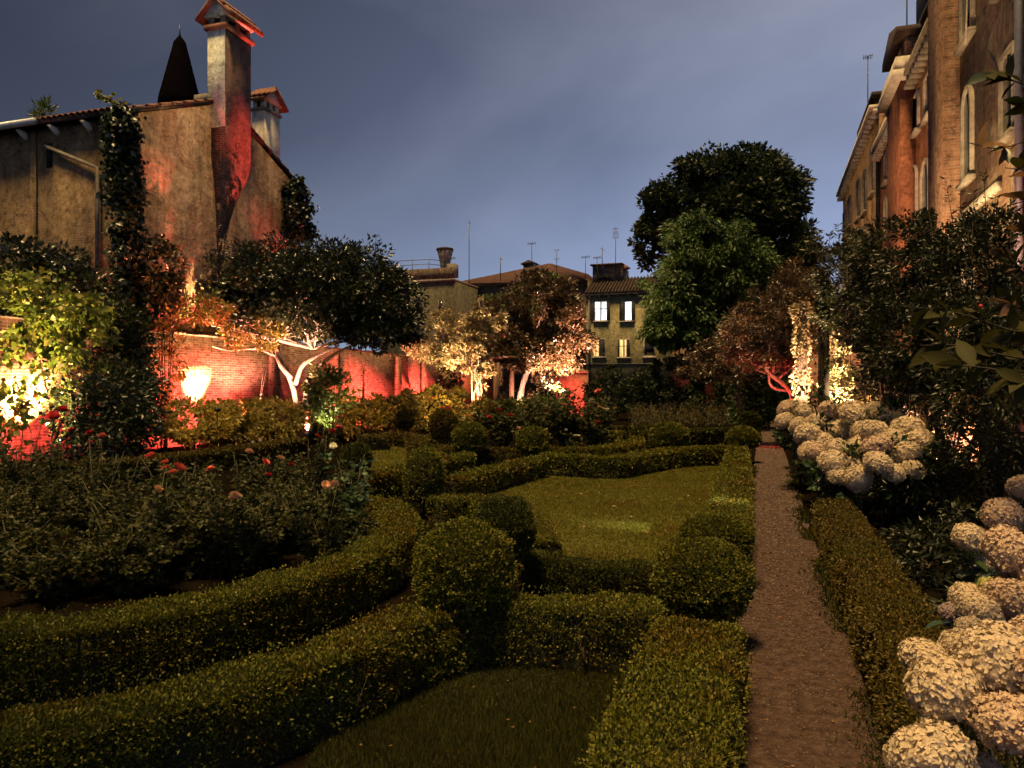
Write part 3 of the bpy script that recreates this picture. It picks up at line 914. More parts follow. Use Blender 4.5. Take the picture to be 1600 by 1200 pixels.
def mid_gable():
    y = 66.0
    xl, xr = on_y(712, 0, y)[0], on_y(918, 0, y)[0]
    ze = on_y(712, 445, y)[2]
    zr = on_y(850, 409, y)[2]
    xa = on_y(850, 0, y)[0]
    zer = on_y(905, 428, y)[2]
    b = empty('gabled_house', ((xl + xr) / 2, y + 5, 0), 'wide brown house with low red brown gable roof behind bronze tree', 'house')
    MB().prism([(xl, 0), (xr, 0), (xr, zer - 0.4), (xl, ze)], y, y + 12, 1).build('wall', M['brown_wall'], b)
    rr = MB()
    # broad roof plane tilted to the garden, as the photo shows its red underside of tiles
    V = [(xl - 0.2, y - 0.4, ze), (xr, y - 0.4, zer - 0.75), (xr, y + 0.4, zer), (xa + 0.3, y + 0.9, zr), (xl - 0.2, y - 0.2, ze + 0.16)]
    V += [(v[0], v[1] + 9, v[2] - 0.3) for v in V]
    F = [(0, 1, 2, 3, 4), (9, 8, 7, 6, 5)] + [(i, i + 5, (i + 1) % 5 + 5, (i + 1) % 5) for i in range(5)]
    rr.add(V, F)
    roof = rr.build('roof', M['roof_red'], b)
    c = on_y(826, 412, y + 1)
    MB().box(c[0] - 0.5, c[0] + 0.5, y + 1.0, y + 2, c[2] - 1.0, c[2]).prism([(c[0] - 0.8, c[2]), (c[0] + 0.8, c[2]), (c[0], c[2] + 0.35)], y + 0.9, y + 2.1, 1).build('chimney', M['tile_dark'], roof)
    MB().box(xl, xr, y - 0.2, y, ze - 0.25, ze - 0.05).build('cornice', M['stone_dark'], b)
    for px0, px1, py0, py1 in ((716, 731, 456, 463), (717, 733, 470, 482)):
        a, e = on_y(px0, py0, y), on_y(px1, py1, y)
        w = MB().box(a[0], e[0], y - 0.03, y - 0.005, e[2], a[2]).build('loggia_opening', M['dark'], b)
        MB().box(a[0] - 0.1, e[0] + 0.1, y - 0.25, y - 0.035, e[2] - 0.12, e[2]).build('balcony_slab', M['stone_dark'], w)
mid_gable()

def yellow_house():
    y = 61.5
    L = on_y(916, 460, y)
    xl, xr = L[0], -2.0
    ze = on_y(960, 461, y)[2]
    b = empty('yellow_house', (xl + 4, y + 4, 0), 'dim yellow plastered house with four lit shuttered windows', 'house')
    MB().box(xl, xr, y, y + 10, 0, ze).build('wall', M['cream_wall'], b)
    MB().box(xl - 0.15, xr, y - 0.28, y + 0.3, ze + 0.003, ze + 0.13).build('gutter', M['stone_dark'], b)
    for k in range(9):
        xx = xl + 0.25 + k * 0.78
        MB().box(xx, xx + 0.12, y - 0.22, y - 0.002, ze - 0.14, ze - 0.003).build('eave_bracket', M['stone'], b)
    zt = on_y(960, 434, y + 2.5)[2]
    rf = MB().prism([(y - 0.3, ze + 0.135), (y + 3.2, zt), (y + 10.2, ze), (y + 10.2, ze - 0.1)], xl - 0.1, xr, 0)
    roof = rf.build('roof', M['tile_dark'], b)
    rt = MB()
    n = 44
    sl_ = math.hypot(3.5, zt - ze - 0.135)
    for k in range(n):
        xx = xl + (xr - xl) * k / n
        for q in range(7):
            t0, t1 = q / 7, (q + 1) / 7 + 0.02
            p0 = (xx + rng.normal(0, .01), y - 0.32 + 3.5 * t0, ze + 0.2 + (zt - ze - 0.135) * t0)
            p1 = (xx, y - 0.32 + 3.5 * t1, ze + 0.17 + (zt - ze - 0.135) * t1)
            rt.tube([p0, p1], [0.1, 0.085], 5)
    tag(rt.build('roof_tiles', M['tile_dark'], roof), kind='stuff')
    # dormer block with terrace opening, small chimney
    a, e = on_y(929, 418, y + 3), on_y(973, 433, y + 3)
    d = MB().box(a[0], e[0], y + 2.2, y + 6, e[2] - 0.6, a[2]).build('dormer', M['brown_wall'], b)
    MB().prism([(y + 1.9, a[2]), (y + 6, a[2] + 0.2), (y + 6, a[2] + 0.3), (y + 1.9, a[2] + 0.12)], a[0] - 0.15, e[0] + 0.15, 0).build('dormer_roof', M['roof_red'], d)
    a2, e2 = on_y(935, 430, y + 2.2), on_y(955, 437, y + 2.2)
    MB().box(a2[0], e2[0], y + 2.17, y + 2.195, e2[2], a2[2]).build('dormer_opening', M['dark'], d)
    c = on_y(975, 425, y + 3)
    ck = MB().box(c[0] - 0.22, c[0] + 0.22, y + 2.8, y + 3.3, c[2] - 1.2, c[2] + 0.1).build('chimney', M['stone_dark'], roof)
    MB().lathe([(0.2, c[2] + 0.1), (0.55, c[2] + 0.3), (0.1, c[2] + 0.62), (0.02, c[2] + 0.7)], c[0], y + 3.05, 8).build('cap', M['tile'], ck)
    # upper windows: white light; lower: warm
    def W(px0, px1, py0, py1, mat, sh, mul, sill=True):
        a, e = on_y(px0, py0, y), on_y(px1, py1, y)
        shs = [(on_y(s0, 0, y)[0], on_y(s1, 0, y)[0]) for s0, s1 in sh]
        return window_y(b, a[0], e[0], e[2], a[2], y, mat, shs, sill, M['stone'], mul)
    W(930, 948, 472, 500, M['lit_white'], [(923, 929), (948, 953)], True)
    W(971, 988, 472, 500, M['lit_white'], [(968, 977), (987, 992)], False)
    W(928, 944, 530, 556, M['lit_warm'], [(936, 945)], False)
    W(967, 983, 531, 557, M['lit_warm'], [(979, 984), (965.5, 968.5)], True)
    W(1007, 1022, 530, 556, M['glass'], [], False)
    MB().tube([(xl, y - 0.06, on_y(960, 569, y)[2]), (xr, y - 0.06, on_y(960, 569, y)[2])], 0.05, 6).build('cable_conduit', M['metal'], b)
    MB().tube([(xl + 0.25, y - 0.1, 0), (xl + 0.25, y - 0.1, ze)], 0.07, 6).build('downpipe', M['metal'], b)
yellow_house()

# ------------------------------------------------------------------ aerials on the roofs
def aerial(px, py0, py1, yc, kind, where):
    a, b_ = gd(px, py0, yc), gd(px, py1, yc)
    m = yc / 1200
    t = empty('aerial', (a[0], a[1], b_[2]), where, 'antenna', 'aerials on the roofs')
    MB().tube([(a[0], a[1], b_[2] - 0.4), (a[0], a[1], a[2])], 0.028 if kind != 'tall' else 0.035, 5).build('mast', M['metal'], t)
    s = MB()
    r = m
    if kind == 'yagi':
        s.tube([(a[0] - 7 * r, a[1], a[2] - 0.05), (a[0] + 7 * r, a[1] - 0.1, a[2])], 0.016, 4)
        for k in range(6):
            xx = a[0] + (-6 + 2.4 * k) * r
            s.tube([(xx, a[1] - 0.25, a[2] - 0.03), (xx, a[1] + 0.25, a[2] - 0.03)], 0.011, 4)
            s.tube([(xx, a[1], a[2] - 0.16), (xx, a[1], a[2] + 0.12)], 0.011, 4)
    elif kind == 'tier':
        for z in (0, -0.75, -1.4):
            s.tube([(a[0] - 4 * r, a[1], a[2] + z), (a[0] + 4 * r, a[1], a[2] + z)], 0.018, 4)
            for k in (-3, 0, 3):
                s.tube([(a[0] + k * r, a[1], a[2] + z - .12), (a[0] + k * r, a[1], a[2] + z + .12)], 0.012, 4)
    elif kind == 'grid':
        for k in range(-2, 3):
            s.tube([(a[0] + k * 1.4 * r, a[1], a[2] - 0.1), (a[0] + k * 2.2 * r, a[1], a[2] - 0.9)], 0.014, 4)
        for z in (-0.1, -0.5, -0.9):
            s.tube([(a[0] - 4.5 * r, a[1], a[2] + z), (a[0] + 4.5 * r, a[1], a[2] + z)], 0.016, 4)
    else:
        s.tube([(a[0] - 2 * r, a[1], a[2] - 0.1), (a[0] + 3 * r, a[1], a[2] - 0.3)], 0.02, 4)
    s.build('elements', M['metal'], t)
for a in ((587, 368, 395, 64, 'yagi', 'small aerial above the dark evergreen tree'),
          (705, 403, 440, 62, 'yagi', 'aerial beside the flared chimney of the terrace house'),
          (733, 344, 440, 66, 'tall', 'tallest thin mast left of the red brown roof'),
          (782, 401, 432, 66, 'tall', 'short mast halfway up the red brown roof slope'),
          (831, 380, 412, 66.5, 'yagi', 'aerial standing by the ridge chimney of the gabled house'),
          (870, 391, 420, 66.5, 'tier', 'aerial with three tiers just past the gable ridge'),
          (915, 401, 432, 64, 'yagi', 'first of three low aerials before the tall grid aerial'),
          (933, 402, 432, 64, 'yagi', 'middle of three low aerials before the tall grid aerial'),
          (941, 386, 432, 64.2, 'tall', 'last and highest of three low aerials before the grid aerial'),
          (962, 355, 430, 64, 'grid', 'tall aerial with wide grid head above the yellow house')):
    aerial(*a)

# ================================================================== palace row on the right
FX = 4.75
def fy(px):
    return on_x(px, 600, FX)[1]
def fz(px, py):
    return on_x(px, py, FX)[2]
def fwin(parent, px0, px1, py0, py1, arched=False, sill=True, **kw):
    """py0, py1 are top and bottom at the middle of the opening"""
    pm = (px0 + px1) / 2
    ya, yb = fy(px1), fy(px0)
    window_x(parent, ya, yb, fz(pm, py1), fz(pm, py0), FX, arched, sill, **kw)
def cornice_x(parent, y0, y1, z, mat, n, d=0.3):
    c = MB().box(FX - d, FX + 0.1, y0, y1, z, z + 0.18).box(FX - d * 0.6, FX + 0.1, y0, y1, z - 0.16, z - 0.002).build('cornice', mat, parent)
    for k in range(n):
        yy = y0 + (y1 - y0) * (k + 0.3) / n
        MB().box(FX - d * 0.9, FX, yy, yy + 0.16, z - 0.36, z - 0.162).build('dentil', mat, c)

yA = fy(1500)
pA = empty('palace', (FX + 3, 15, 0), 'ochre plastered palace front with arched stone window, lit from below', 'palace')
MB().box(FX, FX + 9, 8.0, yA, 0, 17).build('wall', M['pal_ochre'], pA)
fwin(pA, 1508, 1521, 140, 275, True)
fwin(pA, 1505, 1522, -70, 55, False)
fwin(pA, 1569, 1588, 85, 205, False)
fwin(pA, 1563, 1590, -160, -40, False)
fwin(pA, 1510, 1522, 330, 480, True)
MB().tube([on_x(1592, -200, FX - 0.12), on_x(1592, -100, FX - 0.12), on_x(1592, 420, FX - 0.12)], 0.075, 8).build('downpipe', M['pipe'], pA)
MB().box(FX - 0.12, FX, fy(1566), fy(1505), fz(1535, 322), fz(1535, 310)).build('string_course', M['stone'], pA)
MB().tube([on_x(1511, 0, FX - .5), on_x(1509, 70, FX - .3)], 0.02, 5).build('shutter_stay', M['stone'], pA)

pBr = MB().box(FX - 0.38, FX + 3, yA + 0.004, fy(1474), 0, 17.5).build('chimney_breast', M['pal_brick'], None, label='tall brick chimney breast projecting between ochre and red palace fronts', cat='chimney')
MB().box(FX - 0.5, FX + 1, yA - 0.08, fy(1474) + 0.08, 13.6, 13.8).build('band', M['tile'], pBr)

yB0, yB1 = fy(1474) + 0.004, fy(1402)
zB = fz(1455, 62)
pB = empty('palace', (FX + 3, (yB0 + yB1) / 2, 0), 'red brown palace front with dentil cornice and dark tall windows', 'palace')
MB().box(FX, FX + 9, yB0, yB1, 0, zB).build('wall', M['pal_red'], pB)
cornice_x(pB, yB0, yB1, zB - 0.2, M['stone_dark'], 16, 0.4)
fwin(pB, 1464, 1472, 75, 150)
fwin(pB, 1447, 1456, 118, 178)
fwin(pB, 1431, 1437, 148, 202)
fwin(pB, 1456, 1471, 225, 330, True)
fwin(pB, 1442, 1454, 252, 345, True)
fwin(pB, 1427, 1434, 262, 350, True)
MB().tube([on_x(1465.5, 60, FX - .1), on_x(1465.5, 400, FX - .1)], 0.06, 6).build('downpipe', M['metal'], pB)
# red chimney breast with moulded head and chimney over it
ya, yb = fy(1431), fy(1408)
br_ = MB().box(FX - 0.45, FX - 0.002, ya, yb, 0, fz(1418, 150)).build('chimney_breast', M['pal_red'], pB)
zt = fz(1418, 150)
MB().box(FX - 0.75, FX - 0.003, ya - 0.25, yb + 0.25, zt + 0.003, zt + 0.3).box(FX - 0.62, FX - 0.003, ya - 0.15, yb + 0.15, zt + 0.303, zt + 0.75).build('moulded_head', M['stone'], br_)
chz = fz(1420, 78)
cB = MB().box(FX - 0.3, FX + 1.3, ya + 0.1, yb - 0.1, zt + 0.755, chz).build('chimney', M['pal_ochre'], pB)
MB().prism([(ya - 0.25, chz), (yb + 0.25, chz), (yb + 0.15, chz + 0.25), ((ya + yb) / 2, chz + 0.7), (ya - 0.15, chz + 0.25)], FX - 0.6, FX + 1.6, 0).build('cap_roof', M['tile_dark'], cB)
# roof terrace (timber altana) over the red front
al = MB()
zA0 = zB + 0.1
for yy in (yB0 + 0.6, yB0 + 2.3, yB1 - 3.6):
    al.box(FX + 0.3, FX + 0.42, yy, yy + 0.12, zA0, zA0 + 3.2)
altana = al.build('roof_terrace', M['bark_dark'], pB)
MB().box(FX + 0.1, FX + 3, yB0 + 0.3, yB1 - 3.0, zA0 + 1.4, zA0 + 1.55).build('deck', M['bark_dark'], altana)
MB().box(FX + 0.12, FX + 0.16, yB0 + 0.3, yB1 - 3.0, zA0 + 1.55, zA0 + 2.5).build('screen', M['dark'], altana)
MB().tube([gd(1417, 72, 28.5), gd(1417, -40, 28.5)], 0.025, 5).build('pole', M['metal'], altana)
MB().box(FX + 0.02, FX + 0.06, fy(1462), fy(1449), fz(1455, 9), fz(1455, -22)).build('hanging_sheet', M['stone'], altana, label='pale patterned cloth hung on the roof terrace')

yC0, yC1 = yB1 + 0.004, fy(1374)
zC = fz(1390, 200)
pC = empty('palace', (FX + 3, (yC0 + yC1) / 2, 0), 'lower red palace front with pale cornice and two small windows', 'palace')
MB().box(FX + 0.02, FX + 8, yC0, yC1, 0, zC).build('wall', M['pal_red'], pC)
cornice_x(pC, yC0, yC1, zC - 0.2, M['stone'], 12, 0.35)
fwin(pC, 1393, 1399, 215, 262)
fwin(pC, 1384, 1388, 240, 282)
fwin(pC, 1392, 1397, 300, 360, True)
fwin(pC, 1384, 1388, 308, 365, True)
MB().tube([on_x(1402, 190, FX - .05), on_x(1402, 400, FX - .05)], 0.09, 6).build('downpipe', M['dark'], pC)
c0, c1 = fy(1404), fy(1374)
cC = MB().box(FX + 0.3, FX + 1.9, c0 + 0.3, c1, zC - 1, fz(1386, 122)).build('chimney', M['brown_wall'], pC)
zz = fz(1386, 122)
MB().box(FX + 0.1, FX + 2.1, c0 + 0.1, c1 + 0.2, zz + 0.003, zz + 0.22).build('cap', M['tile_dark'], cC)

yD0, yD1 = yC1 + 0.004, fy(1317)
zD = fz(1340, 247)
pD = empty('palace', (FX + 3, (yD0 + yD1) / 2, 0), 'farthest brown palace front with pale eaves against the sky', 'palace')
MB().box(FX + 0.01, FX + 8, yD0, yD1, 0, zD).build('wall', M['pal_brown'], pD)
cornice_x(pD, yD0, yD1, zD - 0.15, M['stone'], 24, 0.4)
fwin(pD, 1362, 1367, 232, 300)
fwin(pD, 1350, 1355, 268, 330, True)
fwin(pD, 1340, 1344, 285, 340)
fwin(pD, 1326, 1330, 312, 352)
fwin(pD, 1319, 1322, 332, 368)
MB().tube([on_x(1372, 210, FX - .05), on_x(1372, 400, FX - .05)], 0.09, 6).build('downpipe', M['dark'], pD)
d0, d1 = fy(1361), fy(1340)
cD = MB().box(FX + 0.2, FX + 1.8, d0, d1, zD - 1, fz(1350, 184)).build('chimney', M['brown_wall'], pD)
zz = fz(1350, 184)
MB().box(FX, FX + 2.0, d0 - 0.2, d1 + 0.3, zz + 0.003, zz + 0.25).build('cap', M['tile_dark'], cD)
aerial(1356, 88, 190, 42, 'yagi', 'long aerial mast above the farthest palace chimney')
# ================================================================== clipped box hedges
def catmull(pts, step=0.06):
    pts = [np.array(p, float) for p in pts]
    P = [2 * pts[0] - pts[1]] + pts + [2 * pts[-1] - pts[-2]]
    out = []
    for i in range(1, len(P) - 2):
        n = max(2, int(np.linalg.norm(P[i + 1] - P[i]) / step))
        for k in range(n):
            t = k / n
            a, b, c, d = P[i - 1], P[i], P[i + 1], P[i + 2]
            out.append(0.5 * (2 * b + (c - a) * t + (2 * a - 5 * b + 4 * c - d) * t * t + (3 * b - a - 3 * c + d) * t ** 3))
    out.append(pts[-1])
    return np.array(out)

def leaf_len(d):
    return np.maximum(0.0195, 0.0029 * d)

def hedge(label, pts, h=0.42, w=0.38, mat='box', dens=3.0, twigs=0, world_pts=False, ragged=1.0, bed_w=0.0):
    C = catmull(pts if world_pts else [g(px, py, h) for px, py in pts])
    C = C[:, :2]
    T = np.gradient(C, axis=0)
    T = T / (np.linalg.norm(T, axis=1, keepdims=True) + 1e-9)
    S = np.stack((T[:, 1], -T[:, 0]), 1)
    n = len(C)
    base = (C[n // 2, 0], C[n // 2, 1], 0)
    # woody body
    ins = 0.042
    V, F = [], []
    for i in range(n):
        for o, z in ((-w / 2 + ins, 0), (-w / 2 + ins, h - ins - .03), (-w / 2 + ins + .03, h - ins), (w / 2 - ins - .03, h - ins), (w / 2 - ins, h - ins - .03), (w / 2 - ins, 0)):
            V.append((*(C[i] + S[i] * o), z))
    for i in range(n - 1):
        for k in range(5):
            F.append((6 * i + k, 6 * i + k + 1, 6 * i + 7 + k, 6 * i + 6 + k))
    F += [tuple(range(5, -1, -1)), tuple(range(6 * n - 6, 6 * n))]
    body = mesh_obj('box_hedge', V, F, M['box_core'], None, base, label=label, cat='hedge', group='clipped box hedges of the parterre')
    # leaves
    seg = np.linalg.norm(np.diff(C, axis=0), axis=1)
    d = np.maximum(1.5, -C[:-1, 0] * SA + C[:-1, 1] * CA)
    L = leaf_len(d)
    per = w + 2 * h
    cnt = dens * seg * per / (0.5 * L * L * 0.62)
    N_ = int(cnt.sum())
    idx = rng.choice(len(seg), N_, p=cnt / cnt.sum())
    t = rng.random(N_)
    P2 = C[idx] * (1 - t[:, None]) + C[idx + 1] * t[:, None]
    S2 = S[idx]
    T2 = T[idx]
    u = rng.random(N_) * per
    top = (u > h) & (u < h + w)
    left = u <= h
    off = np.where(top, u - h - w / 2, np.where(left, -w / 2, w / 2))
    z = np.where(top, h, np.where(left, u, u - h - w))
    nz = np.where(top, 1.0, 0.0)
    ns = np.where(top, 0.0, np.where(left, -1.0, 1.0))
    # the two cut ends
    capn = rng.random(N_) < min(0.5, 2 * w * h / (2 * w * h + seg.sum() * per)) * 2.6
    ce = rng.random(N_) < 0.5
    ci = np.where(ce, 0, len(C) - 1)
    P2 = np.where(capn[:, None], C[ci], P2)
    S2 = np.where(capn[:, None], S[ci], S2)
    top = top & ~capn
    off = np.where(capn, rng.uniform(-w / 2, w / 2, N_), off)
    z = np.where(capn, rng.uniform(0, h, N_), z)
    nz = np.where(capn, 0, nz)
    ns = np.where(capn, 0, ns)
    nt = np.where(capn, np.where(ce, -1.0, 1.0), 0.0)
    Te = T[ci]
    # rounded shoulders
    edge = np.clip((np.abs(off) - (w / 2 - 0.05)) / 0.05, 0, 1) * np.clip((z - (h - 0.05)) / 0.05, 0, 1)
    off = off - np.sign(off) * edge * 0.022
    z = z - edge * 0.022
    ns = ns + np.sign(off) * edge * 0.8
    nz = nz + edge * 0.8
    ns = np.where(capn, 0, ns); nz = np.where(capn, 0, nz)
    Nn = np.stack((S2[:, 0] * ns + Te[:, 0] * nt, S2[:, 1] * ns + Te[:, 1] * nt, nz), 1)
    P = np.stack((P2[:, 0] + S2[:, 0] * off, P2[:, 1] + S2[:, 1] * off, z), 1)
    Ll = leaf_len(np.maximum(1.5, d[idx])) * rng.uniform(0.7, 1.25, N_)
    bump = 0.030 * lump(P, 4.0, 1.0) + 0.020 * lump(P, 13.0, 3.0)
    depth = -np.abs(rng.normal(0, 0.022, N_)) + bump * ragged
    sprout = rng.random(N_) < 0.035
    depth = np.where(sprout, rng.uniform(0.0, 0.05, N_) * ragged, depth)
    P = P + unit(Nn) * depth[:, None] - unit(Nn) * (Ll * 0.35)[:, None]
    P[:, 2] = np.maximum(P[:, 2], 0.01)
    # sides thin out towards the ground: bare wood shows
    low = (~top) & (rng.random(N_) > np.clip(z / (0.55 * h), 0.12, 1))
    keep = ~low
    A = unit(Nn) * 0.75 + rng.normal(0, 0.55, (N_, 3)) + np.array((0, 0, 0.35))
    leaves('leaves', P[keep], A[keep], Ll[keep], Ll[keep] * 0.62, M[mat], body)
    if twigs:
        tw = MB()
        for _ in range(twigs):
            i = rng.integers(0, n - 1)
            sd = -1 if rng.random() < 0.5 else 1
            b = np.array((*(C[i] + S[i] * sd * w * rng.uniform(0.38, 0.46)), 0.0))
            out = np.array((*(S[i] * sd), 0))
            for q in range(rng.integers(2, 5)):
                e = b + out * rng.uniform(-0.02, 0.05) + np.array((*(T[i] * rng.normal(0, 0.07)), rng.uniform(0.15, 0.3)))
                m_ = (b + e) / 2 + rng.normal(0, 0.015, 3)
                tw.tube([b, m_, e], [0.005, 0.0035, 0.002], 4)
        tw.build('twigs', M['twig'], body)
    return body

hedge('clipped hedge curving along the front left edge up to the biggest ball', [(-260, 1190), (0, 1129), (169, 1095), (300, 1067), (390, 1044), (500, 1010), (600, 969), (690, 940), (742, 922)], twigs=14)
hedge('second clipped hedge curving along the front of the left rose bed', [(-200, 985), (0, 973), (130, 965), (280, 941), (400, 913), (520, 878), (600, 840), (628, 808), (606, 784), (560, 776)], twigs=10)
hedge('long low hedge between the left rose bed and the lit shrubs', [(-120, 752), (0, 736), (100, 727), (206, 717), (290, 708), (375, 698), (469, 685)], 0.45, 0.45, 'box_brown')
hedge('short dark cross hedge behind the rose bed end', [(560, 680), (606, 679)], 0.45, 0.45, 'box_brown')
hedge('small brown hedge corner before the two far balls', [(608, 676), (640, 678), (665, 682)], 0.42, 0.42, 'box_brown')
hedge('brown S-curved hedge around the small lit lawn', [(712, 702), (690, 697), (660, 694), (648, 690), (662, 684), (690, 680)], 0.42, 0.42, 'box_brown')
hedge('dark hedge in front of the small lit lawn', [(572, 738), (610, 734), (650, 726), (690, 715), (732, 708)])
hedge('straight hedge slanting along the upper left lawn edge', [(700, 748), (760, 731), (842, 713)])
hedge('rounded hedge arc at the lower left lawn corner', [(682, 780), (731, 775), (775, 782), (812, 798), (836, 822), (842, 846)])
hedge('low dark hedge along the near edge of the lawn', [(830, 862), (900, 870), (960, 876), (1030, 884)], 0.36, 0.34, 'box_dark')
hedge('front cross hedge joining the biggest ball to the path hedge', [(722, 926), (800, 930), (860, 933), (940, 938), (1030, 942)], twigs=7)
hedge('wide clipped hedge beside the path in the front', [(985, 1330), (1018, 1200), (1050, 1090), (1078, 1005), (1092, 968)], 0.42, 0.52, twigs=12)
hedge('straight hedge between the lawn and the path', [(1122, 845), (1135, 803), (1146, 752), (1152, 704), (1154, 692)], 0.42, 0.47)
hedge('bowed hedge across the far side of the lawn', [(852, 708), (900, 711), (963, 713), (1009, 706), (1060, 700), (1134, 697)], 0.44, 0.42)
hedge('curved hedge ring around the middle rose bed', [(852, 699), (900, 700), (945, 697), (980, 691), (995, 684), (985, 677), (955, 673)], 0.40, 0.42)
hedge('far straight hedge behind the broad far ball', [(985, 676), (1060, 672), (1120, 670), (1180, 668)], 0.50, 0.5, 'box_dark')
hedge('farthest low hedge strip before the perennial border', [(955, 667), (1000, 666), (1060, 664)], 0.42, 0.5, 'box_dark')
hedge('thin hedge strip behind the far left balls', [(700, 658), (740, 656), (780, 655)], 0.5, 0.5, 'box_brown')
hedge('dark hedge piece joining the ball beside the middle roses', [(716, 702), (760, 700), (815, 702)], 0.40, 0.42, 'box_brown')
hedge('clipped hedge along the far side of the path below hydrangeas', [(0.74, 2.2, 0), (0.78, 4.0, 0), (0.79, 6.0, 0), (0.80, 8.0, 0), (0.80, 10.0, 0)], 0.42, 0.42, 'box_brown', world_pts=True, twigs=12)

# ------------------------------------------------------------------ topiary balls
def ball(label, px, py, rpx, yc, sq=2.4, flat=0.93, mat='box', dens=2.5, twigs=0):
    c = gd(px, py, yc)
    r = rpx / FPX * yc
    base = (c[0], c[1], max(0, c[2] - r - 0.05))
    n_lat, n_lon = 9, 14
    def surf(D):
        k = (np.abs(D[:, 0]) ** sq + np.abs(D[:, 1]) ** sq + np.abs(D[:, 2]) ** sq) ** (-1 / sq)
        return D * k[:, None]
    V, F = [], []
    for i in range(n_lat + 1):
        th = math.pi * i / n_lat
        for k in range(n_lon):
            ph = 2 * math.pi * k / n_lon
            V.append((math.sin(th) * math.cos(ph), math.sin(th) * math.sin(ph), math.cos(th)))
    V = surf(np.array(V)) * (r * 0.86) * np.array((1, 1, flat)) + c
    for i in range(n_lat):
        for k in range(n_lon):
            F.append((i * n_lon + k, i * n_lon + (k + 1) % n_lon, (i + 1) * n_lon + (k + 1) % n_lon, (i + 1) * n_lon + k))
    t = empty('topiary_ball', (c[0], c[1], 0), label, 'topiary', 'clipped box balls of the parterre')
    MB().tube([(c[0], c[1], 0), (c[0] + 0.01, c[1], c[2])], [0.03, 0.02], 6).build('stem', M['twig'], t)
    mesh_obj('core', V, F, M['box_core'], t)
    L0 = float(leaf_len(np.array(yc)))
    n = int(dens * 4 * math.pi * r * r * 1.1 / (0.5 * L0 * L0 * 0.62))
    D = unit(rng.normal(size=(n, 3)))
    rad = r * (1 + 0.07 * lump(D * 2.0, 1.5, px * 0.1) + 0.055 * lump(D * 5, 2.0, px * 0.3)) - np.abs(rng.normal(0, 0.022, n))
    rad = np.where(rng.random(n) < 0.03, rad + rng.uniform(0, 0.05, n), rad)
    P = surf(D) * rad[:, None] * np.array((1, 1, flat)) + c
    Ll = L0 * rng.uniform(0.7, 1.3, n)
    P = P - D * (Ll * 0.4)[:, None]
    keep = (D[:, 2] > -0.55) | (rng.random(n) < 0.35)
    A = D * 0.8 + rng.normal(0, 0.5, (n, 3)) + np.array((0, 0, 0.3))
    leaves('leaves', P[keep], A[keep], Ll[keep], Ll[keep] * 0.62, M[mat], t)
    if twigs:
        tw = MB()
        for _ in range(twigs):
            a = rng.uniform(0, 2 * math.pi)
            dd = np.array((math.cos(a), math.sin(a), 0))
            b = c + dd * r * 0.35 + np.array((0, 0, -r * 1.0))
            e = c + dd * r * rng.uniform(0.8, 1.0) + np.array((0, 0, -r * rng.uniform(0.1, 0.6)))
            tw.tube([b, (b + e) / 2 + rng.normal(0, 0.02, 3), e], [0.006, 0.004, 0.002], 4)
        tw.build('twigs', M['twig'], t)
    return t
ball('biggest round clipped box ball standing at the front hedge corner', 726, 888, 77, 4.95, 2.25, 0.95, twigs=24)
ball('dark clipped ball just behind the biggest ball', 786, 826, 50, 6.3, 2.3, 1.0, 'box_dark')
ball('large loose ball at the path side in front', 1097, 908, 74, 5.25, 2.4, 0.88, 'box', twigs=30)
ball('lower rounded ball behind the loose ball by the path', 1120, 838, 56, 6.9, 2.4, 0.62, 'box')
ball('upright rounded corner bush between small lawn and slanting hedge', 663, 748, 30, 10.6, 3.0, 1.55, 'box')
ball('dark ball half hidden behind the rose with cream bloom', 556, 716, 25, 12.5, 2.1, 1.0, 'box_dark')
ball('round ball nearest the slanting hedge top in the middle', 734, 684, 26, 17.5)
ball('round ball at the end of the slanting hedge', 833, 690, 25, 17.0)
ball('broad flattened far ball on the bowed hedge', 1045, 682, 31, 18.0, 2.2, 0.72)
ball('far ball beside the path at the lawn hedge end', 1161, 685, 25, 18.5, 2.2, 0.75)
ball('tall dark ball left of the round middle ball', 693, 665, 22, 21.0, 2.3, 1.1, 'box_brown')
ball('far left ball before the yellow lit shrubs', 631, 657, 17, 25.0, 2.2, 0.95, 'box_brown')
ball('small distant ball below the pergola climber', 765, 644, 13, 30.0, 2.2, 0.95, 'box_brown')
ball('distant ball below the leaning pink trunk', 790, 637, 14, 32.0, 2.2, 0.9, 'box_dark')
ball('small far ball closest to the red lit path end', 1171, 657, 17, 26.0, 2.2, 0.8, 'box_dark')

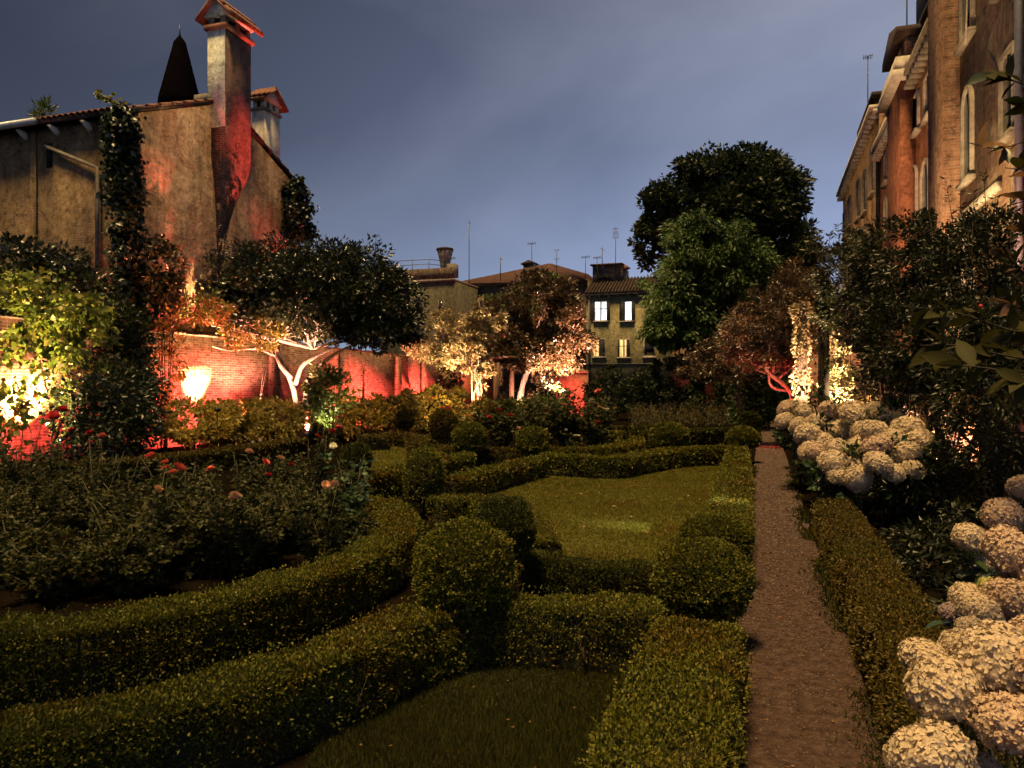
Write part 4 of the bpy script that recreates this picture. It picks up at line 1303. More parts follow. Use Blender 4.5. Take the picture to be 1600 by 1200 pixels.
# ================================================================== rose beds
def rose_mesh(mat, seed):
    r_ = np.random.default_rng(seed)
    V, F = [], []
    for ring, (n, rad, lift, tilt) in enumerate(((6, 0.50, -0.05, 0.55), (6, 0.50, 0.0, 0.9), (5, 0.44, 0.03, 1.05), (4, 0.36, 0.06, 1.25), (4, 0.28, 0.1, 1.4), (3, 0.2, 0.15, 1.5))):
        for k in range(n):
            a = 2 * math.pi * (k + 0.37 * ring) / n + r_.normal(0, 0.15)
            o = np.array((math.cos(a), math.sin(a), 0))
            s = np.array((-math.sin(a), math.cos(a), 0))
            up = np.array((0, 0, 1.0))
            dirv = o * math.cos(tilt) + up * math.sin(tilt)
            b = up * (lift - 0.15)
            L = rad * r_.uniform(0.9, 1.15)
            i = len(V)
            w = L * 0.62
            V += [b + o * 0.04, b + dirv * L * 0.6 + s * w, b + dirv * L * 0.6 - s * w, b + dirv * L * 1.05 + s * w * 0.6 + o * 0.1, b + dirv * L * 1.05 - s * w * 0.6 + o * 0.1, b + dirv * L * 0.62 - o * 0.08]
            F += [(i, i + 1, i + 5), (i, i + 5, i + 2), (i + 1, i + 3, i + 5), (i + 5, i + 4, i + 2), (i + 3, i + 4, i + 5)]
    return np_mesh('rose_flower', V, F, M[mat])
ROSE = {k: rose_mesh(k, i) for i, k in enumerate(('rose_red', 'rose_coral', 'rose_peach', 'rose_cream'))}

def rose_bush(label, base, height, spread, canes, flowers, leaf='rose_leaf', ll=0.05, nl=26, group=None):
    base = np.array((base[0], base[1], 0.0))
    t = empty('rose_bush', base, label, 'rose bush', group)
    tops = []
    for px, py, yc, col, size in flowers:
        tops.append((gd(px, py, yc), col, size))
    for _ in range(canes - len(tops)):
        a = rng.uniform(0, 2 * math.pi)
        tops.append((base + np.array((math.cos(a) * spread * rng.uniform(0.2, 1), math.sin(a) * spread * rng.uniform(0.2, 1), height * rng.uniform(0.55, 1))), None, 0))
    c = MB()
    P, A, L = [], [], []
    for tp, col, size in tops:
        b = base + np.array((*rng.normal(0, 0.06, 2), 0))
        mid = (b + tp) / 2 + np.array((*rng.normal(0, 0.05, 2), 0.08))
        c.tube([b, mid, tp], [0.009, 0.007, 0.004], 5)
        for k in range(nl):
            s = rng.uniform(0.1, 0.97)
            q = (1 - s) ** 2 * b + 2 * s * (1 - s) * mid + s * s * tp
            dr = unit(rng.normal(size=3) * np.array((1, 1, 0.35)) + np.array((0, 0, 0.15)))
            for m_ in range(5):
                pos = q + dr * (0.03 + 0.028 * (m_ // 2)) * (ll / 0.05)
                side = unit(np.cross(dr, (0, 0, 1.0))) * (1 if m_ % 2 else -1)
                ax = dr if m_ == 4 else dr * 0.45 + side * 0.8
                P.append(pos); A.append(ax + np.array((0, 0, rng.normal(-0.15, 0.2)))); L.append(ll * rng.uniform(0.7, 1.25))
    c.build('canes', M['cane'], t)
    leaves('leaves', np.array(P), np.array(A), np.array(L), np.array(L) * 0.62, M[leaf], t, cup=0.1)
    for tp, col, size in tops:
        if col:
            o = bpy.data.objects.new('rose_flower', ROSE[col])
            attach(o, t, tp)
            o.scale = (size * 0.82,) * 3
            o.rotation_euler = (rng.normal(0.25, 0.3), rng.normal(0, 0.3), rng.uniform(0, 6))
    return t
GR = 'rose bushes in the left bed'
RR, RC, RP, RW = 'rose_red', 'rose_coral', 'rose_peach', 'rose_cream'
rose_bush('rose bush with dark red bloom at far left before the glowing wall', gd(70, 760, 9.5), 1.3, 0.6, 12, [(98, 640, 9.5, RR, .15), (84, 650, 9.3, RR, .17), (110, 672, 9.4, RR, .1)], group=GR, nl=18)
rose_bush('rose bush with one bright pink red bloom below the ivy', gd(170, 790, 9.0), 1.1, 0.6, 12, [(160, 681, 9.0, RC, .10), (235, 712, 8.6, RC, .13), (139, 676, 9.2, RR, .09)], group=GR, nl=20)
rose_bush('rose bush with the cluster of large coral blooms', gd(280, 800, 8.4), 1.05, 0.65, 14, [(281, 731, 8.3, RC, .16), (258, 732, 8.4, RC, .12), (258, 722, 8.4, RC, .09), (329, 733, 8.5, RC, .11), (270, 738, 8.2, RC, .11)], group=GR)
rose_bush('rose bush with one fading peach bloom in the bed middle', gd(240, 850, 7.2), 0.95, 0.6, 14, [(247, 765, 7.0, RP, .12)], group=GR)
rose_bush('rose bush with a frilled peach bloom right of bed middle', gd(370, 850, 7.2), 0.95, 0.55, 14, [(367, 776, 7.0, RP, .13)], group=GR)
rose_bush('rose bush with dry drooping peach bloom near the far hedge', gd(400, 790, 9.2), 1.05, 0.6, 13, [(389, 706, 9.0, RP, .12), (438, 716, 9.0, RP, .10), (415, 722, 9.0, RC, .11), (420, 742, 8.8, RR, .09)], group=GR)
rose_bush('rose bush with three small red blooms above the bed', gd(485, 770, 9.8), 1.4, 0.5, 14, [(528, 668, 9.8, RR, .10), (519, 674, 9.8, RR, .10), (497, 681, 9.8, RR, .09), (455, 726, 9.2, RR, .08)], group=GR)
rose_bush('tall pale leaved rose with a cream bloom at the bed end', gd(545, 830, 7.6), 1.15, 0.32, 12, [(521, 697, 7.6, RW, .085)], leaf='rose_leaf_pale', ll=0.062, nl=16, group=GR)
rose_bush('rose bush with a pair of peach blooms beside the hedge bend', gd(510, 850, 7.2), 0.95, 0.5, 16, [(509, 758, 7.1, RP, .10), (523, 757, 7.1, RP, .10)], group=GR)
for lab, px, py, h, s in (('flowerless dark rose bush at the front of the left bed', 190, 920, 0.75, 0.55), ('flowerless rose bush at the left picture edge', 30, 860, 0.85, 0.7),
                          ('flowerless rose bush filling the front middle of the bed', 330, 900, 0.75, 0.55), ('flowerless rose bush beside the hedge curve', 450, 860, 0.8, 0.5),
                          ('flowerless rose bush in deep shade left of the coral roses', 120, 820, 0.95, 0.65), ('low flowerless rose bush close to the front hedge', 90, 935, 0.5, 0.55),
                          ('flowerless rose bush right behind the hedge bend', 545, 812, 0.75, 0.4), ('flowerless rose bush between the two peach blooms', 300, 830, 0.9, 0.6), ('flowerless rose bush just left of the peach pair', 430, 815, 0.9, 0.55), ('flowerless rose bush beneath the pink red bloom', 170, 860, 0.85, 0.6), ('flowerless rose bush beyond the front hedge middle', 270, 880, 0.75, 0.55), ('flowerless rose bush tucked against the far hedge at left', 40, 790, 1.0, 0.7), ('low sprawling rose bush beside the left hedge start', 20, 905, 0.6, 0.6), ('low sprawling rose bush by the front hedge middle', 210, 925, 0.5, 0.5), ('low sprawling rose bush under the hedge curve', 390, 885, 0.55, 0.5), ('low sprawling rose bush near the hedge bend', 490, 850, 0.6, 0.4), ('low rose bush at the far left corner of the bed', -40, 850, 0.8, 0.7)):
    rose_bush(lab, g(px, py), h, s, 26, [], group=GR, nl=26)
GM = 'roses in the middle bed'
rose_bush('rose bush with small red blooms left in the middle bed', gd(785, 690, 23), 1.5, 0.9, 18, [(765, 652, 23, RR, .2), (779, 640, 23, RR, .2), (779, 645, 23, RR, .17), (792, 648, 23, RR, .17), (798, 649, 23, RR, .17)], ll=0.11, nl=20, group=GM)
rose_bush('rose bush with one red and one peach bloom in the middle bed', gd(850, 690, 22), 1.6, 1.0, 22, [(851, 645, 22, RR, .2), (823, 638, 22.5, RP, .18), (810, 669, 20, RP, .13)], ll=0.11, nl=22, group=GM)
rose_bush('tallest rose bush in the middle bed with peach blooms', gd(890, 690, 22), 1.9, 1.0, 24, [(883, 634, 22, RP, .24), (889, 634, 22.2, RP, .2), (901, 642, 21.5, RC, .2), (925, 649, 21.5, RW, .15)], ll=0.11, nl=22, group=GM)
rose_bush('rose bush with white and peach blooms right in the middle bed', gd(935, 690, 21.5), 1.6, 0.8, 20, [(937, 639, 21.5, RP, .22), (946, 641, 21.5, RW, .24), (924, 627, 22, RW, .2), (933, 659, 20.5, RR, .14), (961, 638, 22, RP, .14), (934, 612, 23, RC, .24)], ll=0.11, nl=20, group=GM)
rose_bush('low white flowered plant at the front of the middle bed', gd(900, 694, 19.5), 0.5, 0.35, 8, [(899, 681, 19.3, RW, .12), (904, 681, 19.3, RW, .10), (884, 672, 19.6, RW, .1)], ll=0.08, nl=10, group=GM)
rose_bush('red rose shrub glowing beyond the tall dark ball', gd(700, 660, 27), 1.2, 0.8, 16, [(692, 638, 27, RC, .22), (700, 638, 27, RC, .22), (728, 636, 27, RP, .26), (732, 650, 26, RP, .2)], 'shrub', 0.12, 16, GM)

# ================================================================== shrubs, climbers, trees
def cloud(center, rad, n, clumps, cr, shell=0.5, droop=0.0, seed=0.0, squash=0.0):
    D = unit(rng.normal(size=(clumps, 3)))
    if squash:
        D[:, 2] = np.where(D[:, 2] < 0, D[:, 2] * (1 - squash), D[:, 2])
    q = shell + (1 - shell) * rng.random(clumps) ** 0.6
    C = np.array(center) + D * (q * (1 + 0.22 * lump(D * 2, 1.2, seed)))[:, None] * np.array(rad)
    i = rng.integers(0, clumps, n)
    o = unit(rng.normal(size=(n, 3))) * (rng.random(n) ** 0.5)[:, None] * cr * np.array((1, 1, 0.75))
    o *= rng.uniform(0.6, 1.3, clumps)[i][:, None]
    P = C[i] + o
    A = unit(o) * 0.55 + unit(P - np.array(center)) * 0.5 + rng.normal(0, 0.45, (n, 3)) + np.array((0, 0, -droop))
    return P, A, C

def shrub(name, label, cat, center, rad, n, L, mat, clumps=40, cr=0.25, stems=7, group=None, droop=0.1, asp=0.5, smat='bark_dark', shell=0.45, base_z=0.0, sr=0.015):
    t = empty(name, (center[0], center[1], base_z), label, cat, group)
    P, A, C = cloud(center, rad, n, clumps, cr, shell, droop, seed=center[0])
    ok = P[:, 2] > base_z + 0.02
    P, A = P[ok], A[ok]
    Lv = L * rng.uniform(0.65, 1.3, len(P))
    m = MB()
    for k in range(stems):
        e = C[rng.integers(0, len(C))]
        b = np.array((center[0] + rng.normal(0, rad[0] * 0.12), center[1] + rng.normal(0, rad[1] * 0.12), base_z))
        m.tube([b, b * 0.45 + e * 0.55 + np.array((0, 0, 0.12)), e], [sr * 1.4, sr, sr * 0.5], 5)
    m.build('stems', M[smat], t)
    leaves('foliage', P, A, Lv, Lv * asp, M[mat], t)
    return t

def tree(name, label, base, trunk_pts, limbs, blobs, L, mat, bark='bark', group=None, asp=0.5, droop=0.1, n_br=24, r0=0.14):
    """trunk_pts: list of polylines with radii; blobs: (center, radii, n leaves, clumps, clump radius)"""
    t = empty(name, base, label, 'tree', group)
    m = MB()
    for pts, ra, rb in trunk_pts:
        k = len(pts)
        C = catmull(pts, 0.25) if k > 2 else np.array(pts)
        m.tube(list(C + rng.normal(0, ra * 0.06, C.shape)), list(np.linspace(ra, rb, len(C)) * rng.uniform(0.86, 1.16, len(C))), 10)
    trunk = m.build('trunk', M[bark], t, smooth=True)
    PP, AA = [], []
    br = MB()
    for c, r, n, cl, cr in blobs:
        P, A, C = cloud(c, r, n, cl, cr, 0.5, droop, seed=c[0] * 1.3, squash=0.25)
        PP.append(P); AA.append(A)
        for q in range(max(3, n_br // len(blobs))):
            e = C[rng.integers(0, len(C))]
            s = limbs[rng.integers(0, len(limbs))]
            s = np.array(s)
            mid = (s + e) / 2 + rng.normal(0, 0.12, 3) * np.array(r)
            br.tube([s, mid, e], [r0 * 0.35, r0 * 0.22, r0 * 0.08], 5)
    br.build('branches', M[bark], t)
    P, A = np.concatenate(PP), np.concatenate(AA)
    Lv = L * rng.uniform(0.65, 1.3, len(P))
    leaves('crown', P, A, Lv, Lv * asp, M[mat], t)
    return t

# broad dark evergreen before the lit wall
b = gd(468, 650, 26.5); b[2] = 0
f = gd(462, 600, 26.5)
tree('evergreen_tree', 'broad dark evergreen tree with white lit forked trunks', b,
     [([b, gd(463, 625, 26.4), gd(452, 590, 26.3), gd(440, 560, 26.2), gd(425, 535, 26.0)], 0.13, 0.05),
      ([b + (0.25, 0, 0), gd(478, 610, 26.2), gd(492, 580, 26.0), gd(520, 555, 25.6), gd(560, 535, 25.2)], 0.12, 0.04),
      ([gd(462, 600, 26.2), gd(470, 575, 26.0), gd(488, 560, 25.6), gd(530, 540, 25.0)], 0.09, 0.03),
      ([gd(455, 590, 26.3), gd(438, 570, 26.0), gd(431, 545, 26.2), gd(436, 520, 26.0)], 0.10, 0.04),
      ([gd(440, 560, 26.2), gd(400, 545, 25.8), gd(360, 548, 25.5), gd(330, 540, 25.4)], 0.06, 0.025)],
     [gd(425, 535, 26), gd(490, 545, 25.6), gd(545, 530, 25.4), gd(436, 520, 26)],
     [(gd(500, 460, 26), (2.9, 2.4, 1.75), 20000, 120, 0.55), (gd(540, 430, 26), (1.7, 1.8, 1.0), 6000, 45, 0.5), (gd(470, 500, 25.2), (2.6, 1.6, 0.8), 6000, 50, 0.45), (gd(420, 440, 26.3), (1.5, 1.8, 1.25), 7000, 45, 0.45), (gd(585, 480, 25.5), (1.55, 1.8, 1.45), 8000, 55, 0.45), (gd(365, 478, 25.8), (1.4, 1.5, 0.8), 5200, 36, 0.4), (gd(430, 505, 25.6), (2.0, 1.5, 0.55), 4200, 32, 0.35), (gd(600, 525, 25), (1.2, 1.2, 0.6), 3200, 26, 0.35), (gd(310, 495, 25), (0.8, 0.9, 0.6), 1800, 16, 0.3)],
     0.15, 'evergreen', 'bark', asp=0.45, n_br=40)

# bronze-leaved tree near the yellow house
b = gd(806, 640, 42); b[2] = 0
tree('bronze_tree', 'round bronze leaved tree with leaning pink lit trunk', b,
     [([b, gd(815, 610, 42), gd(822, 585, 42), gd(832, 555, 42)], 0.22, 0.12), ([gd(826, 575, 42), gd(850, 540, 42), gd(868, 500, 42)], 0.1, 0.05)],
     [gd(830, 560, 42), gd(850, 530, 42)],
     [(gd(850, 482, 42.5), (2.0, 2.0, 2.2), 10000, 64, 0.55), (gd(880, 525, 41.5), (1.5, 1.6, 1.6), 6500, 45, 0.5), (gd(800, 545, 42), (1.7, 1.6, 1.5), 5500, 42, 0.5), (gd(855, 560, 41.5), (1.8, 1.5, 0.9), 4500, 34, 0.45), (gd(785, 500, 43.5), (1.2, 1.3, 0.9), 3000, 30, 0.5)],
     0.22, 'bronze', 'bark', n_br=30)
tree('grey_green_tree', 'grey green tree crown between terrace house and bronze tree', gd(790, 640, 47) * (1, 1, 0),
     [([gd(790, 640, 47) * (1, 1, 0), gd(788, 540, 47), gd(790, 490, 47)], 0.2, 0.1)], [gd(790, 490, 47)],
     [(gd(790, 488, 47), (1.7, 1.8, 1.2), 5000, 40, 0.55), (gd(845, 448, 48), (1.3, 1.6, 0.9), 3500, 28, 0.5)], 0.24, 'shrub_green', 'bark_dark')

# the two big trees to the right of the yellow house
b = gd(1150, 650, 50); b[2] = 0
tree('large_tree', 'largest dark tree with wide round crown against the sky', b,
     [([b, gd(1150, 560, 50), gd(1145, 460, 50), gd(1140, 380, 50)], 0.55, 0.25)],
     [gd(1145, 470, 50), gd(1140, 400, 50), gd(1150, 520, 50)],
     [(gd(1145, 330, 50), (4.2, 4, 3.4), 15000, 120, 0.85), (gd(1205, 320, 50), (2.7, 3, 2.7), 8000, 60, 0.8), (gd(1080, 330, 50), (2.6, 3, 2.6), 7000, 56, 0.75), (gd(1028, 345, 50), (1.2, 1.6, 2.2), 2600, 26, 0.5), (gd(1225, 410, 49), (1.9, 2.2, 3.0), 7000, 50, 0.8), (gd(1150, 440, 50), (4, 3, 3), 9000, 80, 0.9), (gd(1110, 275, 50), (2.2, 2.5, 1.5), 4000, 36, 0.6), (gd(1170, 268, 50), (2.2, 2.5, 1.4), 4000, 36, 0.6), (gd(1010, 390, 50), (0.7, 1, 1.4), 1000, 14, 0.4), (gd(1225, 495, 49), (2.6, 2, 2.6), 7000, 60, 0.8), (gd(1270, 520, 49), (2.0, 2, 2.4), 4000, 40, 0.8)],
     0.34, 'tree_dark', 'bark_dark', n_br=70, r0=0.4)
b = gd(1095, 650, 44); b[2] = 0
tree('drooping_tree', 'lighter green drooping tree standing before the largest tree', b,
     [([b, gd(1095, 590, 44), gd(1098, 520, 44), gd(1100, 440, 44)], 0.3, 0.12)],
     [gd(1098, 520, 44), gd(1100, 450, 44)],
     [(gd(1105, 400, 44), (2.6, 2.4, 2.1), 9000, 80, 0.6), (gd(1060, 460, 44), (1.9, 2, 2.6), 8000, 64, 0.55), (gd(1150, 420, 44), (2.0, 2, 2.0), 6500, 52, 0.55), (gd(1105, 500, 44), (2.6, 2, 2.2), 7500, 60, 0.6), (gd(1045, 520, 43), (1.3, 1.5, 1.4), 3500, 30, 0.5), (gd(1085, 360, 44), (1.4, 1.4, 0.9), 2800, 24, 0.5)],
     0.30, 'tree_green', 'bark_dark', asp=0.36, droop=0.75, n_br=40, r0=0.25)
# small tree by the path with the red lit trunk
b = gd(1240, 668, 23.5); b[2] = 0
tree('path_tree', 'small bronze tree leaning over the path with red lit trunk', b,
     [([b, gd(1239, 640, 23.5), gd(1236, 615, 23.4), gd(1222, 597, 23.3), gd(1206, 587, 23.2), gd(1196, 575, 23)], 0.11, 0.05),
      ([gd(1232, 610, 23.4), gd(1212, 607, 23.3), gd(1202, 598, 23.2), gd(1201, 578, 23.1)], 0.05, 0.03),
      ([gd(1215, 592, 23.3), gd(1230, 580, 23), gd(1240, 565, 23)], 0.05, 0.025)],
     [gd(1206, 587, 23.2), gd(1225, 575, 23), gd(1196, 575, 23)],
     [(gd(1205, 500, 23.5), (1.5, 1.5, 1.05), 9000, 60, 0.34), (gd(1165, 540, 24), (0.95, 1.1, 0.75), 5000, 36, 0.3), (gd(1240, 455, 24), (1.0, 1.1, 0.8), 5000, 36, 0.3), (gd(1215, 556, 23), (0.9, 0.9, 0.45), 3500, 28, 0.25), (gd(1255, 520, 23.6), (0.8, 1.0, 1.0), 4000, 30, 0.28)],
     0.095, 'bronze', 'bark', n_br=36, r0=0.1)
tree('slender_tree', 'slender dark trunked tree in the shade by the path end', gd(1158, 650, 33) * (1, 1, 0),
     [([gd(1158, 650, 33) * (1, 1, 0), gd(1156, 625, 33), gd(1150, 595, 33)], 0.13, 0.09), ([gd(1151, 598, 33), gd(1135, 597, 33)], 0.06, 0.04)],
     [gd(1150, 595, 33)], [(gd(1150, 568, 33), (1.6, 1.4, 0.9), 3500, 30, 0.45), (gd(1105, 570, 34), (1.3, 1.3, 0.8), 2600, 24, 0.4)], 0.16, 'bronze', 'bark_dark')
for px, py, yc, rx, mat, n, lab in (
        (950, 577, 46, 1.5, 'tree_dark', 3600, 'dark shrub mass under the yellow house wall'), (1000, 574, 45, 1.7, 'tree_dark', 4000, 'dark shrub below the unlit yellow house window'),
        (1050, 552, 43, 1.8, 'tree_dark', 4600, 'dark shrub under the drooping tree'), (1100, 570, 42, 1.7, 'tree_dark', 4200, 'dark shrub at the foot of the drooping tree'),
        (1178, 585, 36, 0.9, 'tree_green', 2600, 'lit green shrub beside the slender trunk at path end'), (928, 600, 43, 0.5, 'shrub_green', 1200, 'small dark bush right of the red brick stub'),
        (1215, 565, 48, 1.8, 'tree_dark', 4200, 'dark shrub closing the far end of the path'), (1195, 520, 60, 3.0, 'tree_dark', 6000, 'dark tree mass far beyond the path end'),
        (1270, 520, 55, 3.0, 'tree_dark', 6000, 'dark tree mass beyond the ivy posts'), (862, 600, 41, 0.8, 'tree_dark', 1800, 'spiky dark bush in front of the bright red brick'),
        (1228, 540, 34, 1.7, 'tree_dark', 5200, 'dark evergreen mass behind the red lit path tree')):
    c = gd(px, py, yc)
    zt_ = c[2]
    shrub('shrub', lab, 'shrub', (c[0], c[1], zt_ * 0.5), (rx, rx, zt_ * 0.5), n, 0.18 if yc < 50 else 0.3, mat, 50, 0.3 if yc < 50 else 0.6, group='background shrubs at the garden end')

# perennial border (fine stems)
def border(label, pix, n, h, mat, cat='perennials'):
    poly = [g(px, py) for px, py in pix]
    lo, hi = np.min(poly, 0), np.max(poly, 0)
    Q = rng.uniform(lo, hi, (n * 6, 3)); Q = Q[in_poly(Q, poly)][:n]
    Q[:, 2] = 0
    n = len(Q)
    P, A, L = [], [], []
    hh = h * rng.uniform(0.6, 1.15, n)
    for k in range(9):
        s = rng.random(n)
        P.append(Q + np.stack((rng.normal(0, .05, n), rng.normal(0, .05, n), hh * s), 1))
        A.append(np.stack((rng.normal(0, .5, n), rng.normal(0, .5, n), np.ones(n)), 1))
        L.append(rng.uniform(0.06, 0.16, n))
    V, F = leaf_arrays(np.concatenate(P), np.concatenate(A), np.concatenate(L), np.concatenate(L) * 0.28)
    tag(mesh_obj('perennials', V, F, M[mat], base=(Q[:, 0].mean(), Q[:, 1].mean(), 0)), label, cat, kind='stuff')
border('pale feathery perennials in the border behind the far hedge', [(980, 672), (1175, 666), (1165, 652), (990, 655)], 1500, 1.0, 'lavender')

# lit shrubs along the foot of the left wall
GS = 'shrubs along the red lit wall'
for lab, px, py, yc, rx, rz, mat, n, L in (
        ('yellow lit leafy bush under the glowing wall patch', 300, 660, 20.5, 0.9, 0.55, 'shrub', 2600, 0.14),
        ('orange lit bush left of the white lit trunks', 360, 662, 21.5, 1.0, 0.6, 'shrub', 3000, 0.14),
        ('orange lit bush in front of the evergreen trunks', 420, 660, 22.5, 1.1, 0.6, 'shrub', 3000, 0.14),
        ('bright green bush right of the white lit trunks', 512, 625, 25.5, 0.75, 1.1, 'shrub_green', 2200, 0.16),
        ('low yellow green bush beneath the wall right of the evergreen', 560, 648, 27, 1.1, 0.7, 'shrub', 2600, 0.15),
        ('yellow green bush before the last red wall panel', 620, 643, 28, 1.1, 0.7, 'shrub', 2600, 0.15),
        ('bright yellow bush at the foot of the pergola', 715, 632, 31, 1.4, 0.75, 'shrub', 3200, 0.16),
        ('green bush behind the small far ball', 665, 637, 30, 1.0, 0.7, 'shrub', 2200, 0.16),
        ('dark green bush under the leaning pink trunk', 792, 636, 37, 1.2, 0.45, 'shrub_green', 1800, 0.16),
        ('dim bush right of the leaning pink trunk', 850, 634, 36, 1.2, 0.5, 'shrub_green', 2000, 0.15)):
    c = gd(px, py, yc)
    shrub('bush', lab, 'bush', (c[0], c[1], max(c[2], rz * 0.8)), (rx, rx, rz), n, L, mat, 30, 0.28, group=GS, stems=4)

# ivy and climbers
def ivy_sheet(label, pts_fn, n, L, mat, base, stems=(), name='ivy', asp=0.8, outward=(1, 0, 0), group=None, kinds='climber', droop=0.6):
    t = empty(name, base, label, kinds, group)
    P = pts_fn(n)
    A = rng.normal(0, 0.5, P.shape) + np.array(outward) * 0.5 + np.array((0, 0, -droop))
    Lv = L * rng.uniform(0.6, 1.3, len(P))
    leaves('foliage', P, A, Lv, Lv * asp, M[mat], t)
    m = MB()
    for s in stems:
        m.tube(s, [0.05] * (len(s) - 1) + [0.02], 5)
    if stems:
        m.build('stems', M['bark'], t)
    return t

def col_fn(path, width, thick, clumpf=0.16):
    """leaf points along a polyline with given widths"""
    path = [np.array(p) for p in path]
    def fn(n):
        k = len(path) - 1
        cl = max(20, n // 45)
        s = rng.random(cl) * k
        i = np.minimum(s.astype(int), k - 1)
        tt = (s - i)[:, None]
        pa = np.array(path)
        c = pa[i] * (1 - tt) + pa[i + 1] * tt
        wv = np.interp(s, range(k + 1), width)
        c = c + np.stack((rng.normal(0, 0.42, cl) * wv * thick, rng.uniform(-0.5, 0.5, cl) * wv, rng.normal(0, .1, cl)), 1)
        j = rng.integers(0, cl, n)
        cr = clumpf * (0.5 + wv[j])
        return c[j] + rng.normal(0, 0.5, (n, 3)) * cr[:, None]
    return fn
X_ = HX + 0.15
ivy_sheet('thick dark ivy column climbing the house corner to the gutter', col_fn([on_x(195, 640, X_ + .4), on_x(200, 520, X_ + .3), on_x(196, 420, X_ + .1), on_x(194, 320, X_), on_x(192, 230, X_), on_x(190, 172, X_)], [1.5, 1.2, 0.85, 0.8, 0.85, 0.65], 0.35), 12000, 0.16, 'ivy', (X_, 17.8, 0), [[on_x(200, 640, X_), on_x(198, 400, X_), on_x(195, 200, X_)]])
ivy_sheet('ivy hanging over the far gable end of the old house', col_fn([on_x(462, 375, HX + .2), on_x(462, 330, HX + .2), on_x(461, 285, HX + .2)], [1.7, 1.3, 0.7], 0.3), 3200, 0.17, 'ivy', (HX + .2, 25.5, 6))
ivy_sheet('thin leafy sprig growing from the gutter edge', lambda n: np.array([gd(150 + 45 * s, 146 + 18 * s + rng.normal(0, 3), 21.8) for s in rng.random(n)]), 70, 0.14, 'vine', gd(190, 165, 21.8), [[gd(195, 166, 21.8), gd(170, 154, 21.8), gd(148, 145, 21.8)]])
shrub('weed_tuft', 'tuft of weeds growing in the roof gutter', 'weeds', gd(66, 178, 23), (0.35, 0.25, 0.3), 260, 0.2, 'shrub_green', 14, 0.12, 4, base_z=gd(66, 186, 23)[2], asp=0.2, droop=-0.6)
# column-shaped dark shrub against the gable
shrub('upright_shrub', 'narrow dark upright shrub silhouetted on the gable wall', 'shrub', gd(256, 425, 22.3), (0.45, 0.45, 1.1), 2600, 0.16, 'evergreen', 34, 0.25)
t_ = bpy.data.objects[-1] if False else None
# mass of foliage below the ivy column
for lab, px, py, yc, rx, rz, mat, n, L in (
        ('dark climber mass at the foot of the ivy column', 190, 560, 19.3, 0.6, 1.7, 'ivy', 3600, 0.15),
        ('dark bushy climber between the two glowing wall patches', 205, 618, 18.2, 0.65, 0.9, 'ivy', 2600, 0.13),
        ('dark foliage left of the ivy above the glowing vine', 95, 455, 19.5, 1.5, 0.9, 'evergreen', 4200, 0.16),
        ('dark bush at the left edge above the vine', 20, 425, 19.0, 1.3, 0.8, 'evergreen', 3400, 0.16),
        ('dark shrub below the climbers beside the left rose bed', 165, 655, 16.0, 0.9, 0.9, 'ivy', 3200, 0.12)):
    c = gd(px, py, yc)
    shrub('climber_bush', lab, 'climber', c, (rx, rx, rz), n, L, mat, 60, 0.42, group='climbers at the foot of the old house', shell=0.25, stems=5)
for lab, px, py, yc, rx, rz, n in (
        ('vine with large yellow green leaves glowing over the lamp', 60, 500, 16.6, 1.5, 0.62, 1700),
        ('green vine leaves spreading right of the glowing patch', 120, 530, 16.4, 0.8, 0.75, 1000),
        ('pinkish vine tips above the glowing leaves', 45, 452, 16.8, 0.9, 0.5, 500), ('loose vine sprays hanging in front of the left glowing patch', 55, 590, 16.9, 0.9, 0.9, 330), ('vine sprays low at the left picture edge', 8, 640, 16.4, 0.7, 0.6, 260)):
    c = gd(px, py, yc)
    shrub('grape_vine', lab, 'vine', c, (rx * 1.15, rx * 0.6, rz * 1.2), int(n * 1.1), 0.14, 'vine', 46, 0.2, group='vines on the left wall', asp=0.85, smat='bark', droop=0.35, stems=1, sr=0.007)
for lab, px, py, yc, rx, rz, n in (
        ('leafy reddish creeper beside the second glowing wall patch', 262, 560, 22.3, 0.35, 1.6, 900),
        ('pale lit leaves hanging over the second glowing patch', 305, 488, 23.2, 1.0, 0.42, 1500),
        ('pale lit leaves under the evergreen crown', 395, 520, 24.6, 1.2, 0.5, 1500)):
    c = gd(px, py, yc)
    shrub('creeper', lab, 'creeper', c, (rx, rx, rz), n, 0.13, 'shrub', 30, 0.25, group='creepers on the lit wall', smat='bark', stems=2, sr=0.01)

# pergola with the glowing climber
def pergola():
    t = empty('pergola', gd(745, 650, 39) * (1, 1, 0), 'timber pergola with red lit posts under the glowing climber', 'pergola')
    for px, yc, w in ((747, 38.0, 0.13), (716, 41.0, 0.12), (776, 40.0, 0.13), (800, 43.0, 0.12)):
        p = gd(px, 640, yc)
        MB().box(p[0] - w, p[0] + w, p[1] - w, p[1] + w, 0, 3.2).build('post', M['wood'], t)
    a, e = gd(716, 548, 41), gd(800, 548, 43)
    MB().box(a[0] - 0.5, e[0] + 0.4, a[1] - 1.6, a[1] - 1.4, 3.203, 3.4).build('beam', M['wood'], t)
    MB().box(a[0] - 0.5, e[0] + 0.4, a[1] + 1.2, a[1] + 1.4, 3.203, 3.4).build('beam', M['wood'], t)
    for k in range(8):
        xx = a[0] - 0.3 + k * 0.5
        MB().box(xx, xx + 0.09, a[1] - 2.0, a[1] + 1.8, 3.403, 3.5).build('rafter', M['wood'], t)
pergola()
